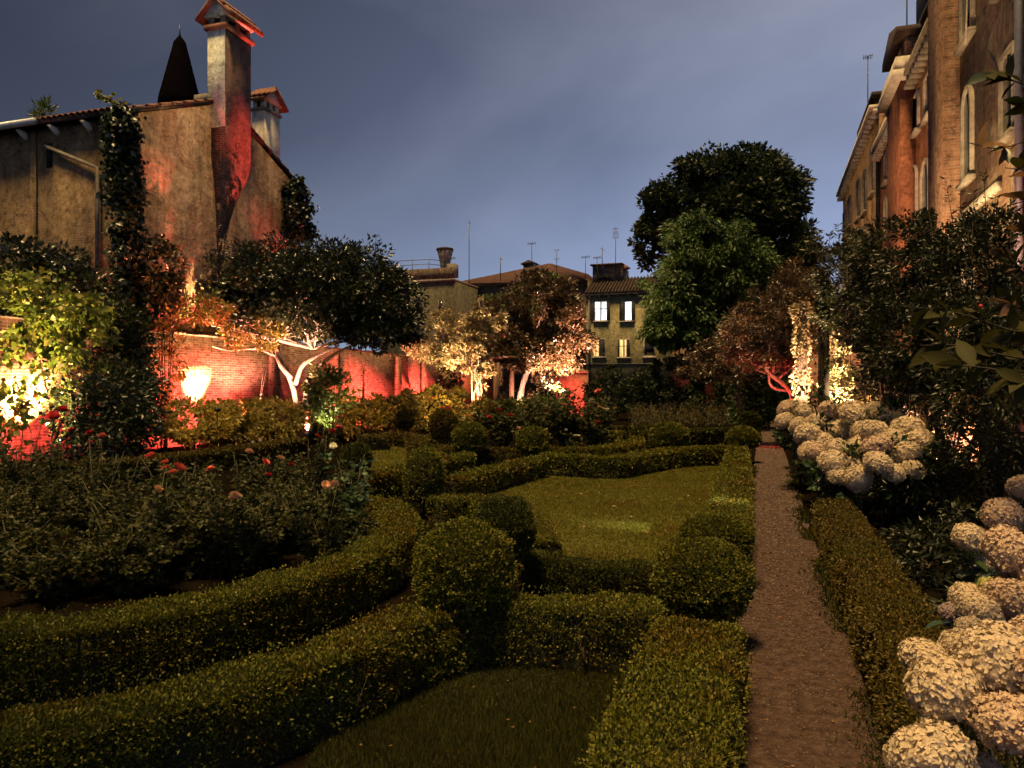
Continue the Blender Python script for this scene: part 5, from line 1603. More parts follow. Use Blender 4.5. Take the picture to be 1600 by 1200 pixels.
def climber():
    base = gd(738, 645, 37.6) * (1, 1, 0)
    t = empty('climbing_plant', base, 'glowing pale yellow climber twining up the pergola', 'climber')
    PP, AA = [], []
    for px, py, yc, rx, rz, n in ((740, 545, 37.8, 0.6, 1.6, 2600), (690, 555, 38.0, 1.1, 0.55, 2200), (745, 500, 38, 0.55, 0.9, 1500), (700, 520, 39, 1.3, 1.2, 2600), (775, 515, 38.2, 0.55, 0.5, 900), (748, 478, 38, 0.18, 0.6, 300), (783, 500, 38, 0.2, 0.4, 260), (660, 545, 37.5, 0.7, 0.45, 1200), (760, 580, 37.8, 0.35, 0.9, 700)):
        P, A, C = cloud(gd(px, py, yc), (rx, rx, rz), n, max(10, n // 60), 0.22, 0.3, 0.2, px)
        PP.append(P); AA.append(A)
    P = np.concatenate(PP); A = np.concatenate(AA)
    Lv = 0.17 * rng.uniform(0.6, 1.3, len(P))
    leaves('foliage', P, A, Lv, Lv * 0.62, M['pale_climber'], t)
    m = MB()
    for pts in ([(738, 645), (737, 600), (736, 560), (725, 530)], [(742, 645), (748, 610), (741, 580), (756, 550), (748, 520)], [(745, 645), (740, 615), (752, 590), (747, 560), (752, 500), (748, 470)], [(740, 640), (750, 625), (752, 600), (735, 570), (715, 545)]):
        m.tube(list(catmull([gd(px, py, 37.6) for px, py in pts], 0.3)), 0.035, 5)
    m.build('stems', M['bark'], t)
climber()
shrub('wall_ivy', 'ivy clump covering the wall end right of the red panels', 'ivy', gd(700, 595, 39.2), (0.6, 0.5, 1.5), 3000, 0.15, 'bronze', 34, 0.3)
shrub('wall_ivy', 'pale green ivy behind the leaning pink trunk', 'ivy', gd(828, 596, 44.5), (2.4, 0.6, 1.5), 4200, 0.18, 'pale_climber', 50, 0.35)
shrub('wall_ivy', 'small bush against the last red wall panel', 'ivy', gd(640, 625, 33), (0.35, 0.35, 0.6), 700, 0.14, 'shrub', 14, 0.2)
shrub('wall_ivy', 'dark twining creeper on the red wall right of the trunks', 'creeper', gd(566, 600, 31.8), (0.15, 0.15, 1.1), 90, 0.10, 'shrub', 14, 0.12, smat='bark_dark', stems=6, sr=0.03)

# ivy posts on the right by the path
def ivy_post(label, px, yc, ptop, w, n, L, mat, bark='bark_dark', pw=0.12):
    p = gd(px, 650, yc)
    zt = gd(px, ptop, yc)[2]
    t = empty('ivy_post', (p[0], p[1], 0), label, 'ivy post', 'ivy clad posts beside the path')
    MB().box(p[0] - pw, p[0] + pw, p[1] - pw, p[1] + pw, 0, zt - 0.05).build('post', M[bark], t)
    a = rng.uniform(0, 2 * math.pi, n)
    z = rng.uniform(0.3, zt, n)
    rr = w * (0.8 + 0.75 * lump(np.stack((np.cos(a), np.sin(a), z), 1), 2.6, px)) * rng.uniform(0.75, 1.1, n)
    P = np.stack((p[0] + np.cos(a) * rr, p[1] + np.sin(a) * rr, z), 1)
    A = np.stack((np.cos(a), np.sin(a), 0 * a - 0.5), 1) + rng.normal(0, 0.4, (n, 3))
    Lv = L * rng.uniform(0.6, 1.2, n)
    leaves('ivy', P, A, Lv, Lv * 0.7, M[mat], t)
ivy_post('ivy wrapped post glowing warm white beside the red trunk', 1253, 20.0, 472, 0.19, 2400, 0.09, 'pale_climber')
ivy_post('dark bare post between the two glowing ivy patches', 1287, 18.5, 515, 0.17, 420, 0.09, 'ivy', 'old_post', pw=0.12)
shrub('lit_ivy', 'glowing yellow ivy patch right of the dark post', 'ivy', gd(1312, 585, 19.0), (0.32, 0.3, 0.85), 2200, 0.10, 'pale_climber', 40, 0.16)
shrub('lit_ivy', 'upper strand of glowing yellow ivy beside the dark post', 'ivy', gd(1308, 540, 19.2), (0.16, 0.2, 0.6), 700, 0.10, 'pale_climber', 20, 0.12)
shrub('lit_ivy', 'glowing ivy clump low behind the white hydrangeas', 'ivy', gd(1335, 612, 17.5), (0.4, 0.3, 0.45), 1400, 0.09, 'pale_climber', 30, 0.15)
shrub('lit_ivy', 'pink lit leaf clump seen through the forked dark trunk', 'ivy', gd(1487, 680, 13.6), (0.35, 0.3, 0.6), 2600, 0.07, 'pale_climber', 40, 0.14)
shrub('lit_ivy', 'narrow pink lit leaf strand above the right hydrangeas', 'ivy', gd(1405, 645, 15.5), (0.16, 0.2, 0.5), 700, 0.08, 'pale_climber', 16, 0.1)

# dark shrubbery in front of the palaces
GD = 'dark shrubs in front of the palaces'
for lab, px, py, yc, rx, rz, n, L in (
        ('dark feathery shrub with upright shoots left of the palaces', 1330, 440, 19, 0.9, 1.3, 6000, 0.12),
        ('dark dense shrub below the farthest palace', 1358, 490, 16, 0.55, 1.1, 5000, 0.10),
        ('dark shrub in front of the red palace', 1400, 420, 15, 1.0, 1.1, 6500, 0.10),
        ('dark shrub behind the hydrangea bank', 1405, 530, 13.5, 0.6, 1.1, 5500, 0.09),
        ('dark shrub with bare vertical shoots at the brick breast', 1470, 420, 12.5, 0.9, 1.0, 6500, 0.085),
        ('dark shrub over the forked trunk', 1460, 530, 11, 0.9, 0.85, 6500, 0.08),
        ('dark shrub under the ochre palace front', 1550, 430, 10.5, 0.85, 0.9, 6500, 0.075),
        ('dark shrub filling the right edge behind the large leaves', 1570, 560, 9, 0.8, 0.9, 6500, 0.07),
        ('low dark shrub right of the forked trunk', 1560, 690, 9.5, 0.75, 0.6, 5000, 0.07),
        ('dark bush low behind the right end of the hydrangea bank', 1392, 640, 15.5, 0.6, 0.7, 3200, 0.09),
        ('low dark undergrowth between hydrangeas and forked trunk', 1440, 760, 10, 0.6, 0.45, 3600, 0.07)):
    c = gd(px, py, yc)
    shrub('dark_shrub', lab, 'shrub', c, (rx, rx, rz), int(n * 1.15), L, 'bamboo', 46, 0.24, 5, GD, 0.15, 0.36, 'twig', sr=0.009)
# forked dark trunk
b = gd(1491, 760, 11); b[2] = 0
tree('forked_tree', 'small forked dark trunk in front of the pink lit ivy', b,
     [([b, gd(1491, 735, 11), gd(1478, 705, 11), gd(1463, 660, 11), gd(1455, 610, 11)], 0.075, 0.04), ([gd(1491, 735, 11), gd(1512, 705, 11), gd(1526, 680, 11), gd(1540, 620, 11)], 0.065, 0.035), ([gd(1515, 690, 11), gd(1495, 672, 11), gd(1478, 655, 11)], 0.02, 0.012)],
     [gd(1455, 610, 11), gd(1540, 620, 11)], [(gd(1500, 575, 11), (0.8, 0.7, 0.45), 3500, 36, 0.2)], 0.085, 'bamboo', 'bark_dark', n_br=14, r0=0.05)
# feathery upright shoots against the sky and the ochre front
def shoots(label, spots, L, mat):
    c0 = gd(*spots[0])
    t = empty('upright_shoots', c0 * (1, 1, 0), label, 'shrub', GD)
    m = MB(); P, A = [], []
    for px, py, yc in spots:
        tp = gd(px, py, yc)
        b_ = tp + np.array((rng.normal(0, .1), rng.normal(0, .1), -1.6))
        m.tube([b_ * (1, 1, 0) if False else b_, (b_ + tp) / 2 + rng.normal(0, .03, 3), tp], [0.012, 0.008, 0.003], 4)
        for k in range(70):
            s = rng.uniform(0.1, 1)
            q = b_ * (1 - s) + tp * s
            a = rng.uniform(0, 6.28)
            P.append(q); A.append((math.cos(a), math.sin(a), rng.uniform(0.2, 0.8)))
    m.build('stems', M['twig'], t)
    Lv = L * rng.uniform(0.6, 1.2, len(P))
    leaves('foliage', np.array(P), np.array(A), Lv, Lv * 0.22, M[mat], t)
shoots('feathery leafy shoots sticking up against the sky', [(1297, 362, 19), (1285, 385, 19), (1310, 352, 19), (1322, 350, 18.5), (1275, 402, 19.5), (1336, 360, 18)], 0.17, 'bamboo')
shoots('spiky dark shoots in front of the ochre palace', [(1537, 268, 10), (1522, 300, 10), (1478, 280, 11), (1500, 300, 10.5), (1555, 305, 10), (1450, 325, 12), (1580, 300, 9.5)], 0.10, 'bamboo')

# ------------------------------------------------------------------ large near leaves at the right edge
def big_leaf(mat):
    V, F = [], []
    prof = [(0.0, 0.02), (0.25, 0.17), (0.5, 0.21), (0.75, 0.14), (1.0, 0.0)]
    for y, w in prof:
        V += [(-w, y, 0.05 * w / 0.2 - 0.18 * y * y), (0, y, -0.18 * y * y), (w, y, 0.05 * w / 0.2 - 0.18 * y * y)]
    for i in range(len(prof) - 1):
        a = 3 * i
        F += [(a, a + 1, a + 4, a + 3), (a + 1, a + 2, a + 5, a + 4)]
    return np_mesh('leaf', V, F, M[mat])
LEAF = {k: big_leaf(k) for k in ('olive_leaf', 'orange_leaf', 'hyd_leaf', 'ivy')}
def leaf_obj(parent, p, direction, size, kind, roll=None):
    o = bpy.data.objects.new('leaf', LEAF[kind])
    attach(o, parent, p)
    d = Vector(direction).normalized()
    q = d.to_track_quat('Y', 'Z')
    o.rotation_mode = 'QUATERNION'
    from mathutils import Quaternion
    o.rotation_quaternion = q @ Quaternion((0, 1, 0), rng.normal(0, 0.7) if roll is None else roll)
    o.scale = (size, size, size)
    return o
def leafy_branch(label, stems, size, kinds, per, root):
    t = empty('leafy_branch', root, label, 'shrub', 'near branches at the right edge')
    m = MB()
    for pix in stems:
        e = gd(*pix[0])
        r0_ = np.array((root[0], root[1], 0.0)) + np.array((*rng.normal(0, 0.05, 2), 0))
        m.tube([r0_, r0_ * 0.5 + e * 0.5 + np.array((0.06, 0, 0)), e], [0.018, 0.012, 0.006], 6)
    for pix in stems:
        C = catmull([gd(*p) for p in pix], 0.03)
        m.tube(list(C), list(np.linspace(0.005, 0.002, len(C))), 5)
    m.build('stems', M['twig'], t)
    for pix in stems:
        C = catmull([gd(*p) for p in pix], 0.03)
        n = max(4, int(per * len(C)))
        for k in range(n):
            i = int(rng.uniform(0.12, 1.0) * (len(C) - 2))
            T = C[i + 1] - C[i]
            T = T / np.linalg.norm(T)
            d = T * rng.uniform(0.2, 0.9) + unit(rng.normal(size=3)) * 0.8 + np.array((0, 0, 0.15))
            leaf_obj(t, C[i], d, size * rng.uniform(0.65, 1.2), kinds[int(rng.random() * len(kinds))])
    return t
leafy_branch('near branch with dark rounded leaves high before the ochre palace', [[(1680, 150, 3.6), (1610, 135, 3.6), (1560, 118, 3.6), (1530, 112, 3.6)], [(1680, 220, 3.6), (1620, 175, 3.6), (1585, 150, 3.6)]], 0.13, ['olive_leaf', 'ivy'], 1.0, cw(2.7, 3.6))
leafy_branch('near branch with orange lit stem and leaves below the high branch', [[(1690, 200, 3.5), (1620, 215, 3.5), (1560, 232, 3.5), (1510, 222, 3.5)], [(1690, 300, 3.4), (1620, 270, 3.4), (1570, 262, 3.4)], [(1690, 330, 3.4), (1630, 310, 3.4), (1580, 320, 3.4)]], 0.115, ['olive_leaf', 'orange_leaf', 'orange_leaf', 'ivy'], 1.3, cw(2.75, 3.5))
leafy_branch('near leafy branch with narrow leaves at the right edge middle', [[(1690, 470, 3.6), (1620, 440, 3.6), (1565, 395, 3.6), (1545, 390, 3.6)], [(1690, 400, 3.6), (1630, 380, 3.6), (1585, 350, 3.6)], [(1690, 520, 3.6), (1620, 490, 3.6), (1560, 470, 3.6)]], 0.10, ['olive_leaf', 'orange_leaf', 'olive_leaf'], 1.6, cw(2.7, 3.7))
leafy_branch('closest olive leaved branch low at the right edge', [[(1720, 560, 2.4), (1600, 560, 2.4), (1500, 540, 2.4), (1440, 540, 2.4)], [(1720, 600, 2.3), (1620, 590, 2.3), (1540, 575, 2.3), (1470, 570, 2.3)], [(1720, 520, 2.5), (1600, 520, 2.5), (1500, 490, 2.5), (1430, 480, 2.5)]], 0.11, ['olive_leaf'], 1.3, cw(1.95, 2.4))
rb = gd(1532, 479, 3.6)
hip = empty('rose_hip', rb, 'tiny bright red berry on the right edge branch', 'berry')
MB().lathe([(0.003, rb[2] - 0.012), (0.011, rb[2] - 0.004), (0.011, rb[2] + 0.004), (0.003, rb[2] + 0.012)], rb[0], rb[1], 8).build('fruit', M['rose_red'], hip, smooth=True)
MB().tube([rb + (0, 0, 0.01), rb + (0.05, 0.0, 0.03), gd(1580, 462, 3.6)], 0.002, 4).build('stalk', M['twig'], hip)

# ================================================================== hydrangeas
def head_mesh(mat, n, seed):
    r_ = np.random.default_rng(seed)
    k = np.arange(n) + 0.5
    z = 1 - 1.82 * k / n
    a = k * 2.39996 + r_.normal(0, 0.12, n)
    rr = np.sqrt(np.clip(1 - z * z, 0, 1))
    D = np.stack((rr * np.cos(a), rr * np.sin(a), z), 1) + r_.normal(0, 0.03, (n, 3))
    D = unit(D)
    rad = 1 + 0.09 * lump(D * 2.2, 1.5, seed) + r_.normal(0, 0.035, n)
    C = D * rad[:, None] * np.array((1, 1, 0.8))
    V, F = [], []
    for i in range(n):
        nn = unit(D[i] + r_.normal(0, 0.35, 3))
        t1 = unit(np.cross(nn, (0.3, 0.2, 0.9)))
        t2 = np.cross(nn, t1)
        ph = r_.uniform(0, 6.28)
        s = 0.088 * r_.uniform(0.7, 1.3)
        for q in range(4):
            an = ph + q * math.pi / 2
            d = t1 * math.cos(an) + t2 * math.sin(an)
            e = t1 * math.cos(an + 0.75) + t2 * math.sin(an + 0.75)
            f_ = t1 * math.cos(an - 0.75) + t2 * math.sin(an - 0.75)
            j = len(V)
            V += [C[i], C[i] + f_ * s * 0.72 + nn * 0.02, C[i] + d * s + nn * r_.normal(0.025, 0.02), C[i] + e * s * 0.72 + nn * 0.02]
            F.append((j, j + 1, j + 2, j + 3))
    # closed inner dome so nothing shows through
    n0 = len(V)
    la, lo_ = 7, 14
    for i in range(la + 1):
        th = i / la * 3.1
        for q in range(lo_):
            ph = 2 * math.pi * q / lo_
            V.append(np.array((math.sin(th) * math.cos(ph), math.sin(th) * math.sin(ph), math.cos(th) * 0.8)) * 0.9)
    for i in range(la):
        for q in range(lo_):
            F.append((n0 + i * lo_ + q, n0 + i * lo_ + (q + 1) % lo_, n0 + (i + 1) * lo_ + (q + 1) % lo_, n0 + (i + 1) * lo_ + q))
    return np_mesh('flower_head', np.array(V), F, M[mat])
HEADS = {'a': [head_mesh('hyd_a', 980, s) for s in (1, 2, 3)], 'b': [head_mesh('hyd_b', 980, s) for s in (4, 5, 6)], 'g': [head_mesh('hyd_green', 480, 7)], 'o': [head_mesh('hyd_old', 480, 8)]}

def hydrangea(label, heads, base, nleaf, leaf_size, spread, htop, group):
    """heads: (px, py, diameter px, yc, colour, tilt)"""
    t = empty('hydrangea', base, label, 'hydrangea', group)
    base = np.array(base)
    m = MB()
    for px, py, dpx, yc, colr, tilt in heads:
        c = gd(px, py, yc)
        r = dpx / 2 / FPX * yc * 1.08
        o = bpy.data.objects.new('flower_head', HEADS[colr][rng.integers(0, len(HEADS[colr]))])
        attach(o, t, c)
        k = rng.uniform(0.94, 1.06)
        o.scale = (r * k, r / k, r * rng.uniform(0.9, 1.12))
        o.rotation_euler = (rng.normal(tilt, 0.25), rng.normal(-0.12, 0.25), rng.uniform(0, 6.28))
        b_ = base + np.array((*rng.normal(0, spread * 0.25, 2), 0))
        mid = b_ * 0.4 + c * 0.6 + np.array((0, 0, -0.12))
        m.tube([b_, mid, c + np.array((0, 0, -r * 0.3))], [0.007, 0.006, 0.004], 5)
        if nleaf:
            for q in range(nleaf):
                a = rng.uniform(0, 6.28)
                p = c + np.array((math.cos(a) * r * 0.5, math.sin(a) * r * 0.5, -r * rng.uniform(0.7, 2.2)))
                leaf_obj(t, p, (math.cos(a), math.sin(a), rng.uniform(-0.5, 0.2)), leaf_size * rng.uniform(0.7, 1.2), 'hyd_leaf', rng.normal(0, 0.4))
    m.build('stems', M['cane'], t)
    return t
hydrangea('nearest cream hydrangea with big heads in the lower right corner',
          [(1560, 1030, 112, 2.2, 'a', .3), (1474, 1078, 100, 2.15, 'a', .3), (1590, 1135, 112, 2.0, 'b', .3), (1453, 1182, 112, 2.05, 'a', .2), (1446, 1030, 66, 2.5, 'a', .2), (1503, 1012, 60, 2.5, 'a', .3), (1537, 1120, 56, 2.3, 'a', .4), (1460, 1130, 38, 2.3, 'a', .2), (1530, 1205, 60, 2.1, 'b', .2), (1640, 1060, 100, 2.1, 'b', .2), (1620, 1000, 80, 2.3, 'b', .2)],
          cw(1.6, 2.2), 2, 0.11, 0.3, 1.0, 'hydrangeas along the right side')
hydrangea('cream hydrangea with pink light in its petal colour behind the nearest one at right edge',
          [(1582, 938, 74, 2.9, 'b', .3), (1530, 953, 60, 2.9, 'a', .3), (1510, 932, 44, 3.0, 'a', .2), (1487, 957, 32, 3.0, 'o', .3), (1514, 978, 36, 2.8, 'a', .3), (1543, 914, 26, 3.0, 'g', .2), (1575, 862, 72, 3.1, 'b', .2), (1640, 900, 80, 3.0, 'b', .2)],
          cw(1.95, 3.0), 3, 0.11, 0.3, 1.0, 'hydrangeas along the right side')
hydrangea('small headed hydrangea at the right edge above the others',
          [(1566, 805, 52, 3.9, 'b', .2), (1514, 839, 44, 3.9, 'a', .2), (1544, 843, 30, 3.95, 'b', .3), (1540, 880, 24, 3.9, 'a', .3), (1600, 765, 44, 4.0, 'b', .2), (1600, 818, 40, 4.0, 'b', .2)],
          cw(2.55, 3.95), 4, 0.12, 0.3, 1.0, 'hydrangeas along the right side')
# the bank of white hydrangeas halfway down the path
def bank():
    specs = [('far end', (1222, 1275), (634, 672), 13.2, 17, 30, 'white hydrangea at the far end of the bank beside the path'),
             ('middle', (1262, 1330), (642, 706), 11.8, 24, 36, 'white hydrangea in the middle of the bank, palest heads'),
             ('rear', (1330, 1400), (644, 704), 11.2, 16, 40, 'white hydrangea at the back right of the bank'),
             ('front', (1268, 1345), (698, 755), 10.2, 14, 38, 'white hydrangea at the near low end of the bank'),
             ('right', (1365, 1440), (672, 745), 10.0, 11, 40, 'cream hydrangea closest to the forked trunk')]
    for nm, (x0, x1), (y0, y1), yc, n, d, lab in specs:
        hs, tries = [], 0
        while len(hs) < n and tries < 4000:
            tries += 1
            px, py = rng.uniform(x0, x1), rng.uniform(y0, y1)
            if nm == 'front' and py > 700 + (px - 1250) * 0.75: continue
            if nm == 'far end' and py < 632 + abs(px - 1248) * 0.12: continue
            if all(((px - h[0]) ** 2 + ((py - h[1]) * 1.25) ** 2) ** .5 > d * 0.72 for h in hs):
                t_ = (py - y0) / (y1 - y0)
                hs.append((px, py, d * rng.uniform(0.75, 1.15), yc + 0.8 * (0.5 - t_) + rng.normal(0, 0.1), 'a' if rng.random() < 0.75 else 'b', 0.3))
        c = gd((x0 + x1) / 2, 700, yc)
        hydrangea(lab, hs, (c[0] + 0.15, c[1] + 0.15, 0), 2, 0.12, 0.4, 1.2, 'hydrangea bank by the path')
        shrub('hydrangea_foliage', 'dark green leaves filling under the ' + lab, 'foliage', (c[0] + 0.1, c[1] + 0.25, gd(x0, (y0 + y1) / 2, yc)[2] * 0.75), (0.36, 0.4, gd(x0, (y0 + y1) / 2, yc)[2] * 0.6), 700, 0.11, 'hyd_leaf', 26, 0.2, 4, 'leaves under the hydrangea bank', 0.3, 0.6)
bank()
# strap-leaved clump in the dark between hedge and hydrangea
def straps():
    c = np.array((1.45, 5.4, 0.0))
    t = empty('strap_leaf_plant', c, 'dark clump of long arching strap leaves behind the right hedge', 'plant')
    for k in range(46):
        a = rng.uniform(0, 6.28); L = rng.uniform(0.7, 1.15); w = rng.uniform(0.012, 0.02)
        o = np.array((math.cos(a), math.sin(a), 0)); s = np.array((-math.sin(a), math.cos(a), 0))
        V, F = [], []
        for i in range(7):
            u = i / 6
            p = c + o * (0.05 + L * 0.75 * u ** 1.2) + np.array((0, 0, L * (1.25 * u - 0.95 * u * u)))
            ww = w * (1 - u ** 3) + 0.001
            V += [p - s * ww, p + s * ww]
        for i in range(6):
            F.append((2 * i, 2 * i + 1, 2 * i + 3, 2 * i + 2))
        mesh_obj('leaf', V, F, M['bamboo'], t)
straps()
for lab, x, y, rx, rz, n, mat in (('low dark ground plants beside the strap leaves', 1.5, 4.3, 0.4, 0.32, 1500, 'bamboo'), ('dark leafy ground plants between hedge and small headed hydrangea', 1.75, 6.6, 0.55, 0.35, 1800, 'bamboo'),
                          ('dark ground plants under the hydrangea bank near end', 1.45, 7.9, 0.5, 0.4, 1800, 'bamboo'), ('dark ground plants below the forked trunk', 2.3, 8.6, 0.7, 0.42, 2200, 'bamboo'),
                          ('dark ground plants behind the small headed hydrangea', 2.5, 6.6, 0.6, 0.5, 2000, 'bamboo'), ('dark ground plants at the right edge behind large hydrangeas', 2.3, 4.9, 0.5, 0.5, 1800, 'bamboo')):
    shrub('ground_plant', lab, 'plant', (x, y, rz * 0.6), (rx, rx, rz), n, 0.075, mat, 30, 0.16, 4, 'ground plants in the right bed', 0.2, 0.4)

# unseen tree added so that its crown darkens the lower left hedges
b = np.array((-5.2, -2.6, 0.0))
tree('added_shade_tree', 'unseen tree added outside the view to shade the lower left hedges', b, [([b, b + (0.1, 0, 2.5), b + (0.5, 0.5, 4.8)], 0.2, 0.1)], [b + (0.5, 0.5, 4.8)],
     [(np.array((-4.4, -0.9, 7.4)), (2.3, 2.0, 1.3), 2400, 60, 0.55)], 0.17, 'tree_dark', 'bark_dark')
# ================================================================== garden lamps (some seen, some inferred from their light, some added)
RED, WARM, YEL, PINK = (1.0, 0.125, 0.095), (1.0, 0.62, 0.30), (1.0, 0.68, 0.26), (1.0, 0.45, 0.32)
LENS = {}
def lamp(label, pos, aim, col, power, angle=60, blend=0.5, radius=0.05, vis=1.0):
    pos, aim = np.array(pos, float), np.array(aim, float)
    d = unit(aim - pos)
    t = empty('garden_spotlight', (pos[0], pos[1], 0), label, 'lamp', 'garden spotlights')
    MB().tube([(pos[0], pos[1], 0.0), pos - d * 0.05], 0.012 if pos[2] < 2 else 0.03, 6).build('stake', M['fixture'], t)
    MB().tube([pos - d * 0.12, pos - d * 0.06, pos, pos + d * 0.03], [0.04, 0.06, 0.065, 0.07], 10).build('housing', M['fixture'], t)
    k = tuple(col)
    if k not in LENS:
        LENS[k] = emit_mat('lamp_lens', col, 2.0)
    MB().tube([pos + d * 0.031, pos + d * 0.036], 0.06, 10).build('lens', LENS[k], t)
    ld = bpy.data.lights.new('bulb', 'SPOT')
    ld.energy = power
    ld.color = col
    ld.spot_size = R(angle)
    ld.spot_blend = blend
    ld.shadow_soft_size = radius
    lo = bpy.data.objects.new('bulb', ld)
    attach(lo, t, pos + d * 0.06)
    lo.rotation_mode = 'QUATERNION'
    lo.rotation_quaternion = Vector(d).to_track_quat('-Z', 'Y')

def wl(px, py):          # a point on the left wall
    return on_x(px, py, WX)
up = np.array((0, 0, 1.0))
# glowing patch at the left edge
p = wl(28, 690)
lamp('lamp under the glowing wall patch at the left edge', (WX + 1.0, p[1], 0.25), (WX, p[1] + 0.1, 2.0), YEL, 12000, 60, 0.8)
lamp('red lamp beside the left glowing patch', (WX + 2.2, p[1] - 1.2, 0.3), wl(40, 600), RED, 900, 95, 0.6)
# second glowing patch
p = wl(303, 680)
lamp('lamp under the second glowing wall patch', (WX + 0.9, p[1], 0.55), (WX, p[1] + 0.05, 2.6), YEL, 16000, 50, 0.7)
lamp('extra lamp added to stretch the second glowing wall patch upward', (WX + 0.8, p[1] - 0.15, 0.7), (WX, p[1], 3.3), YEL, 9000, 44, 0.8)  # second lamp added at the same spot to make the patch taller
# red wall washers
for i, px in enumerate((265, 385, 560, 655)):
    p = wl(px, 660)
    lamp(('red wall washer below the ivy', 'red wall washer behind the orange bush', 'red wall washer right of the evergreen', 'red wall washer at the end of the wall')[i], (WX + 2.6, p[1], 0.4), (WX, p[1] + 0.4, 2.2), RED, (3000, 3400, 4800, 4800)[i], 120, 0.7)
# red beam grazing the gable and chimney
lamp('strong red lamp aimed up at the old house chimney', (-13.4, 29.0, 0.4), (-17.0, 22.4, 9.2), RED, 15000, 15, 0.7)
lamp('narrow red lamp aimed at the chimney cap', (-13.8, 28.4, 0.4), (-16.8, 22.7, 14.0), RED, 26000, 7, 0.5)
lamp('red lamp aimed at the gable right of the chimney', (-14.3, 28.6, 0.4), (HX, 24.9, 7.4), RED, 9000, 20, 0.6)
lamp('red lamp aimed at the gable edge beside the ivy column', (-12.6, 17.2, 0.4), (HX, 18.9, 8.8), RED, 26000, 9, 0.7)
lamp('low red lamp aimed at the gable above the wall', (-12.9, 17.6, 0.4), (HX, 20.3, 5.3), RED, 5000, 15, 0.9)
lamp('orange lamp aimed up at the ivy column', (-12.4, 16.6, 0.4), (HX + 0.3, 18.1, 6.3), (1.0, 0.24, 0.12), 7000, 20, 0.8)
q = gd(75, 640, 15.2)
lamp('yellow lamp added to brighten the large leaved vine', (q[0], q[1], 0.3), gd(70, 505, 16.4), (1.0, 0.72, 0.32), 3000, 66, 0.7)  # extra lamp added to light the vine besides the wall patch lamp
# evergreen trunks
q = gd(480, 640, 25.2)
lamp('white lamp below the forked evergreen trunks', (q[0], q[1], 0.3), gd(475, 575, 26.1), (1.0, 0.74, 0.56), 340, 60, 0.6)
q = gd(430, 640, 25.0)
lamp('red lamp below the evergreen crown', (q[0], q[1], 0.3), gd(415, 500, 26.0), (1.0, 0.42, 0.28), 5000, 95, 0.6)
# pergola climber
q = gd(742, 640, 36.6)
lamp('yellow lamp at the foot of the pergola climber', (q[0], q[1], 0.3), gd(742, 530, 37.9), (1.0, 0.68, 0.36), 5200, 62, 0.6)
q = gd(700, 640, 36.5)
lamp('warm lamp lighting the left side of the climber', (q[0], q[1], 0.3), gd(682, 545, 38), (1.0, 0.68, 0.34), 3400, 60, 0.6)
q = gd(755, 640, 37.0)
lamp('red lamp beside the pergola post', (q[0], q[1], 0.3), gd(748, 580, 38), RED, 1500, 60, 0.6)
# bronze tree
q = gd(872, 640, 39.8)
lamp('pink lamp under the bronze tree', (q[0], q[1], 1.3), gd(872, 520, 41.6), (1.0, 0.55, 0.40), 15000, 95, 0.6)
q = gd(880, 640, 45.3)
lamp('red lamp in front of the brick stub', (q[0], q[1], 0.3), on_y(888, 610, 47.0), RED, 3000, 110, 0.6)
q = gd(812, 632, 40.3)
lamp('pale lamp lighting the ivy behind the leaning trunk', (q[0], q[1], 0.9), gd(824, 592, 43.0), PINK, 1500, 70, 0.6)
# path tree and ivy posts
q = gd(1212, 640, 22.6)
lamp('red lamp standing at the far end of the path', (q[0], q[1], 0.45), gd(1210, 590, 23.3), (1.0, 0.10, 0.07), 420, 80, 0.6)
q = gd(1190, 650, 24.5)
lamp('low red lamp shining on the far gravel', (q[0] + 0.5, q[1], 0.7), (q[0] - 0.2, q[1] - 1.5, 0.0), (1.0, 0.10, 0.04), 90, 90, 0.6)
q = gd(1262, 640, 19.1)
lamp('warm lamp below the glowing ivy post', (q[0], q[1] - 0.1, 1.3), gd(1253, 540, 20.0), (1.0, 0.56, 0.36), 1700, 110, 0.6)
q = gd(1272, 640, 28.3)
lamp('dim red lamp before the brick wall by the path', (q[0], q[1], 0.3), on_y(1272, 600, 30.0), RED, 180, 100, 0.6)
q = gd(1332, 650, 18.0)
lamp('warm lamp under the glowing ivy patch', (q[0], q[1], 1.2), gd(1313, 570, 19.1), (1.0, 0.72, 0.38), 2000, 110, 0.6)
q = gd(1405, 690, 14.8)
lamp('pink lamp under the narrow lit leaf strand', (q[0], q[1], 0.8), gd(1405, 640, 15.5), PINK, 500, 70, 0.6)
q = gd(1487, 725, 12.8)
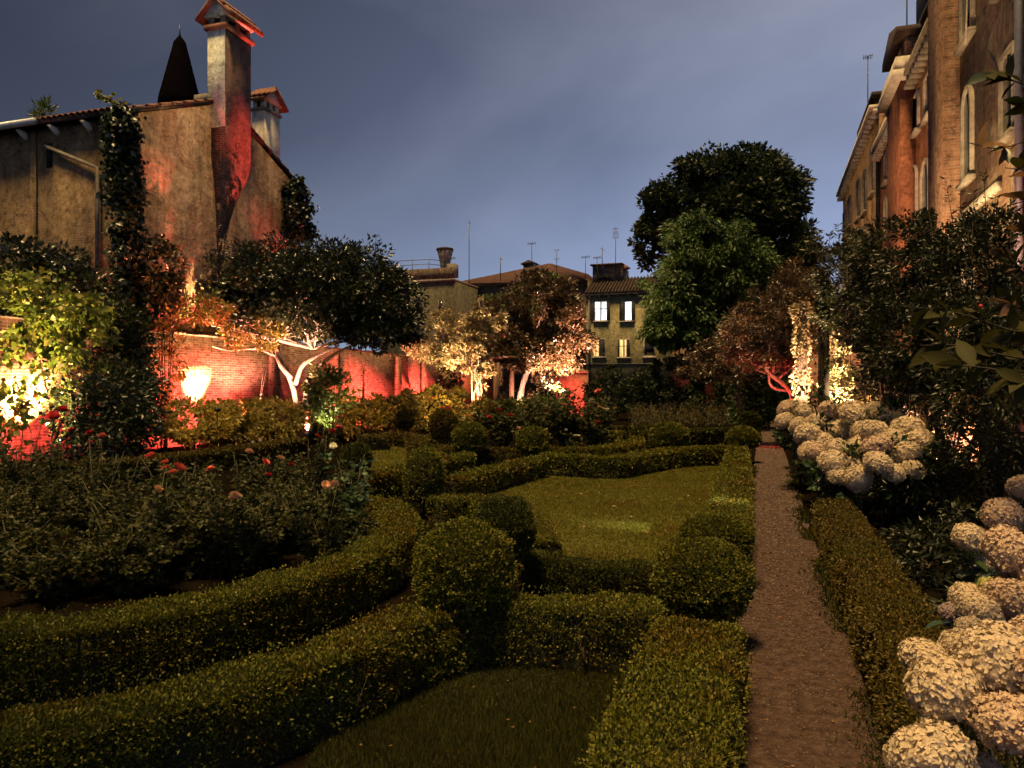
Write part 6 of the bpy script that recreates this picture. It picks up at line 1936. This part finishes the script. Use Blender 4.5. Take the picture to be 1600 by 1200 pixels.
lamp('pink lamp behind the forked trunk', (q[0], q[1], 0.5), gd(1487, 670, 13.6), PINK, 900, 90, 0.6)
# warm floodlight washing the ochre palace
q = on_x(1545, 560, FX - 1.3)
lamp('floodlight at the foot of the ochre palace', (FX - 1.7, 18.0, 4.0), (FX, 19.7, 7.4), (1.0, 0.70, 0.34), 650, 100, 0.8)
q = on_x(1450, 560, FX - 1.6)
lamp('floodlight at the foot of the red palace', (FX - 1.6, q[1], 3.2), on_x(1440, 230, FX), (1.0, 0.55, 0.28), 700, 85, 0.8)
q = on_x(1350, 560, FX - 2.0)
lamp('floodlight at the foot of the farthest palaces', (FX - 2.2, q[1] - 6, 0.4), on_x(1365, 280, FX), (1.0, 0.55, 0.28), 2200, 90, 0.8)
q = gd(505, 645, 24.4)
lamp('white lamp lighting the bright green bush', (q[0], q[1], 0.15), gd(512, 612, 25.6), (1.0, 0.86, 0.6), 500, 60, 0.6)
for i, (px, yc) in enumerate(((340, 18.0), (575, 24.0), (690, 28.0))):
    q = gd(px, 650, yc)
    lamp(('warm bed lamp before the orange bushes', 'warm bed lamp before the low yellow green bushes', 'warm bed lamp before the bright yellow bush')[i], (q[0], q[1], 1.3), gd(px + (30, 10, 15)[i], 650, yc + 4), (1.0, 0.55, 0.18), (320, 320, 420)[i], 110, 0.8)
T_ = g(1012, 826)
lamp('low spotlight beaming across the lawn from the right bed', (3.9, T_[1] - 1.15, 2.7), T_, (1.0, 0.90, 0.58), 3800, 8.5, 1.0, 0.16)
q = gd(945, 640, 35.5)
lamp('extra pink lamp added for the right side of the bronze tree', (q[0], q[1], 0.5), gd(882, 515, 41), (1.0, 0.5, 0.36), 26000, 24, 0.8)  # added because leaves block the lamp under the tree
q = gd(560, 640, 22.5)
lamp('extra pink lamp added for flecks on the evergreen crown', (q[0], q[1], 0.4), gd(440, 480, 25.5), (1.0, 0.5, 0.34), 9000, 30, 0.8)  # added to bring pink flecks of light into the crown
print('objects', len(bpy.data.objects), 'tris', sum(len(m.polygons) for m in bpy.data.meshes))
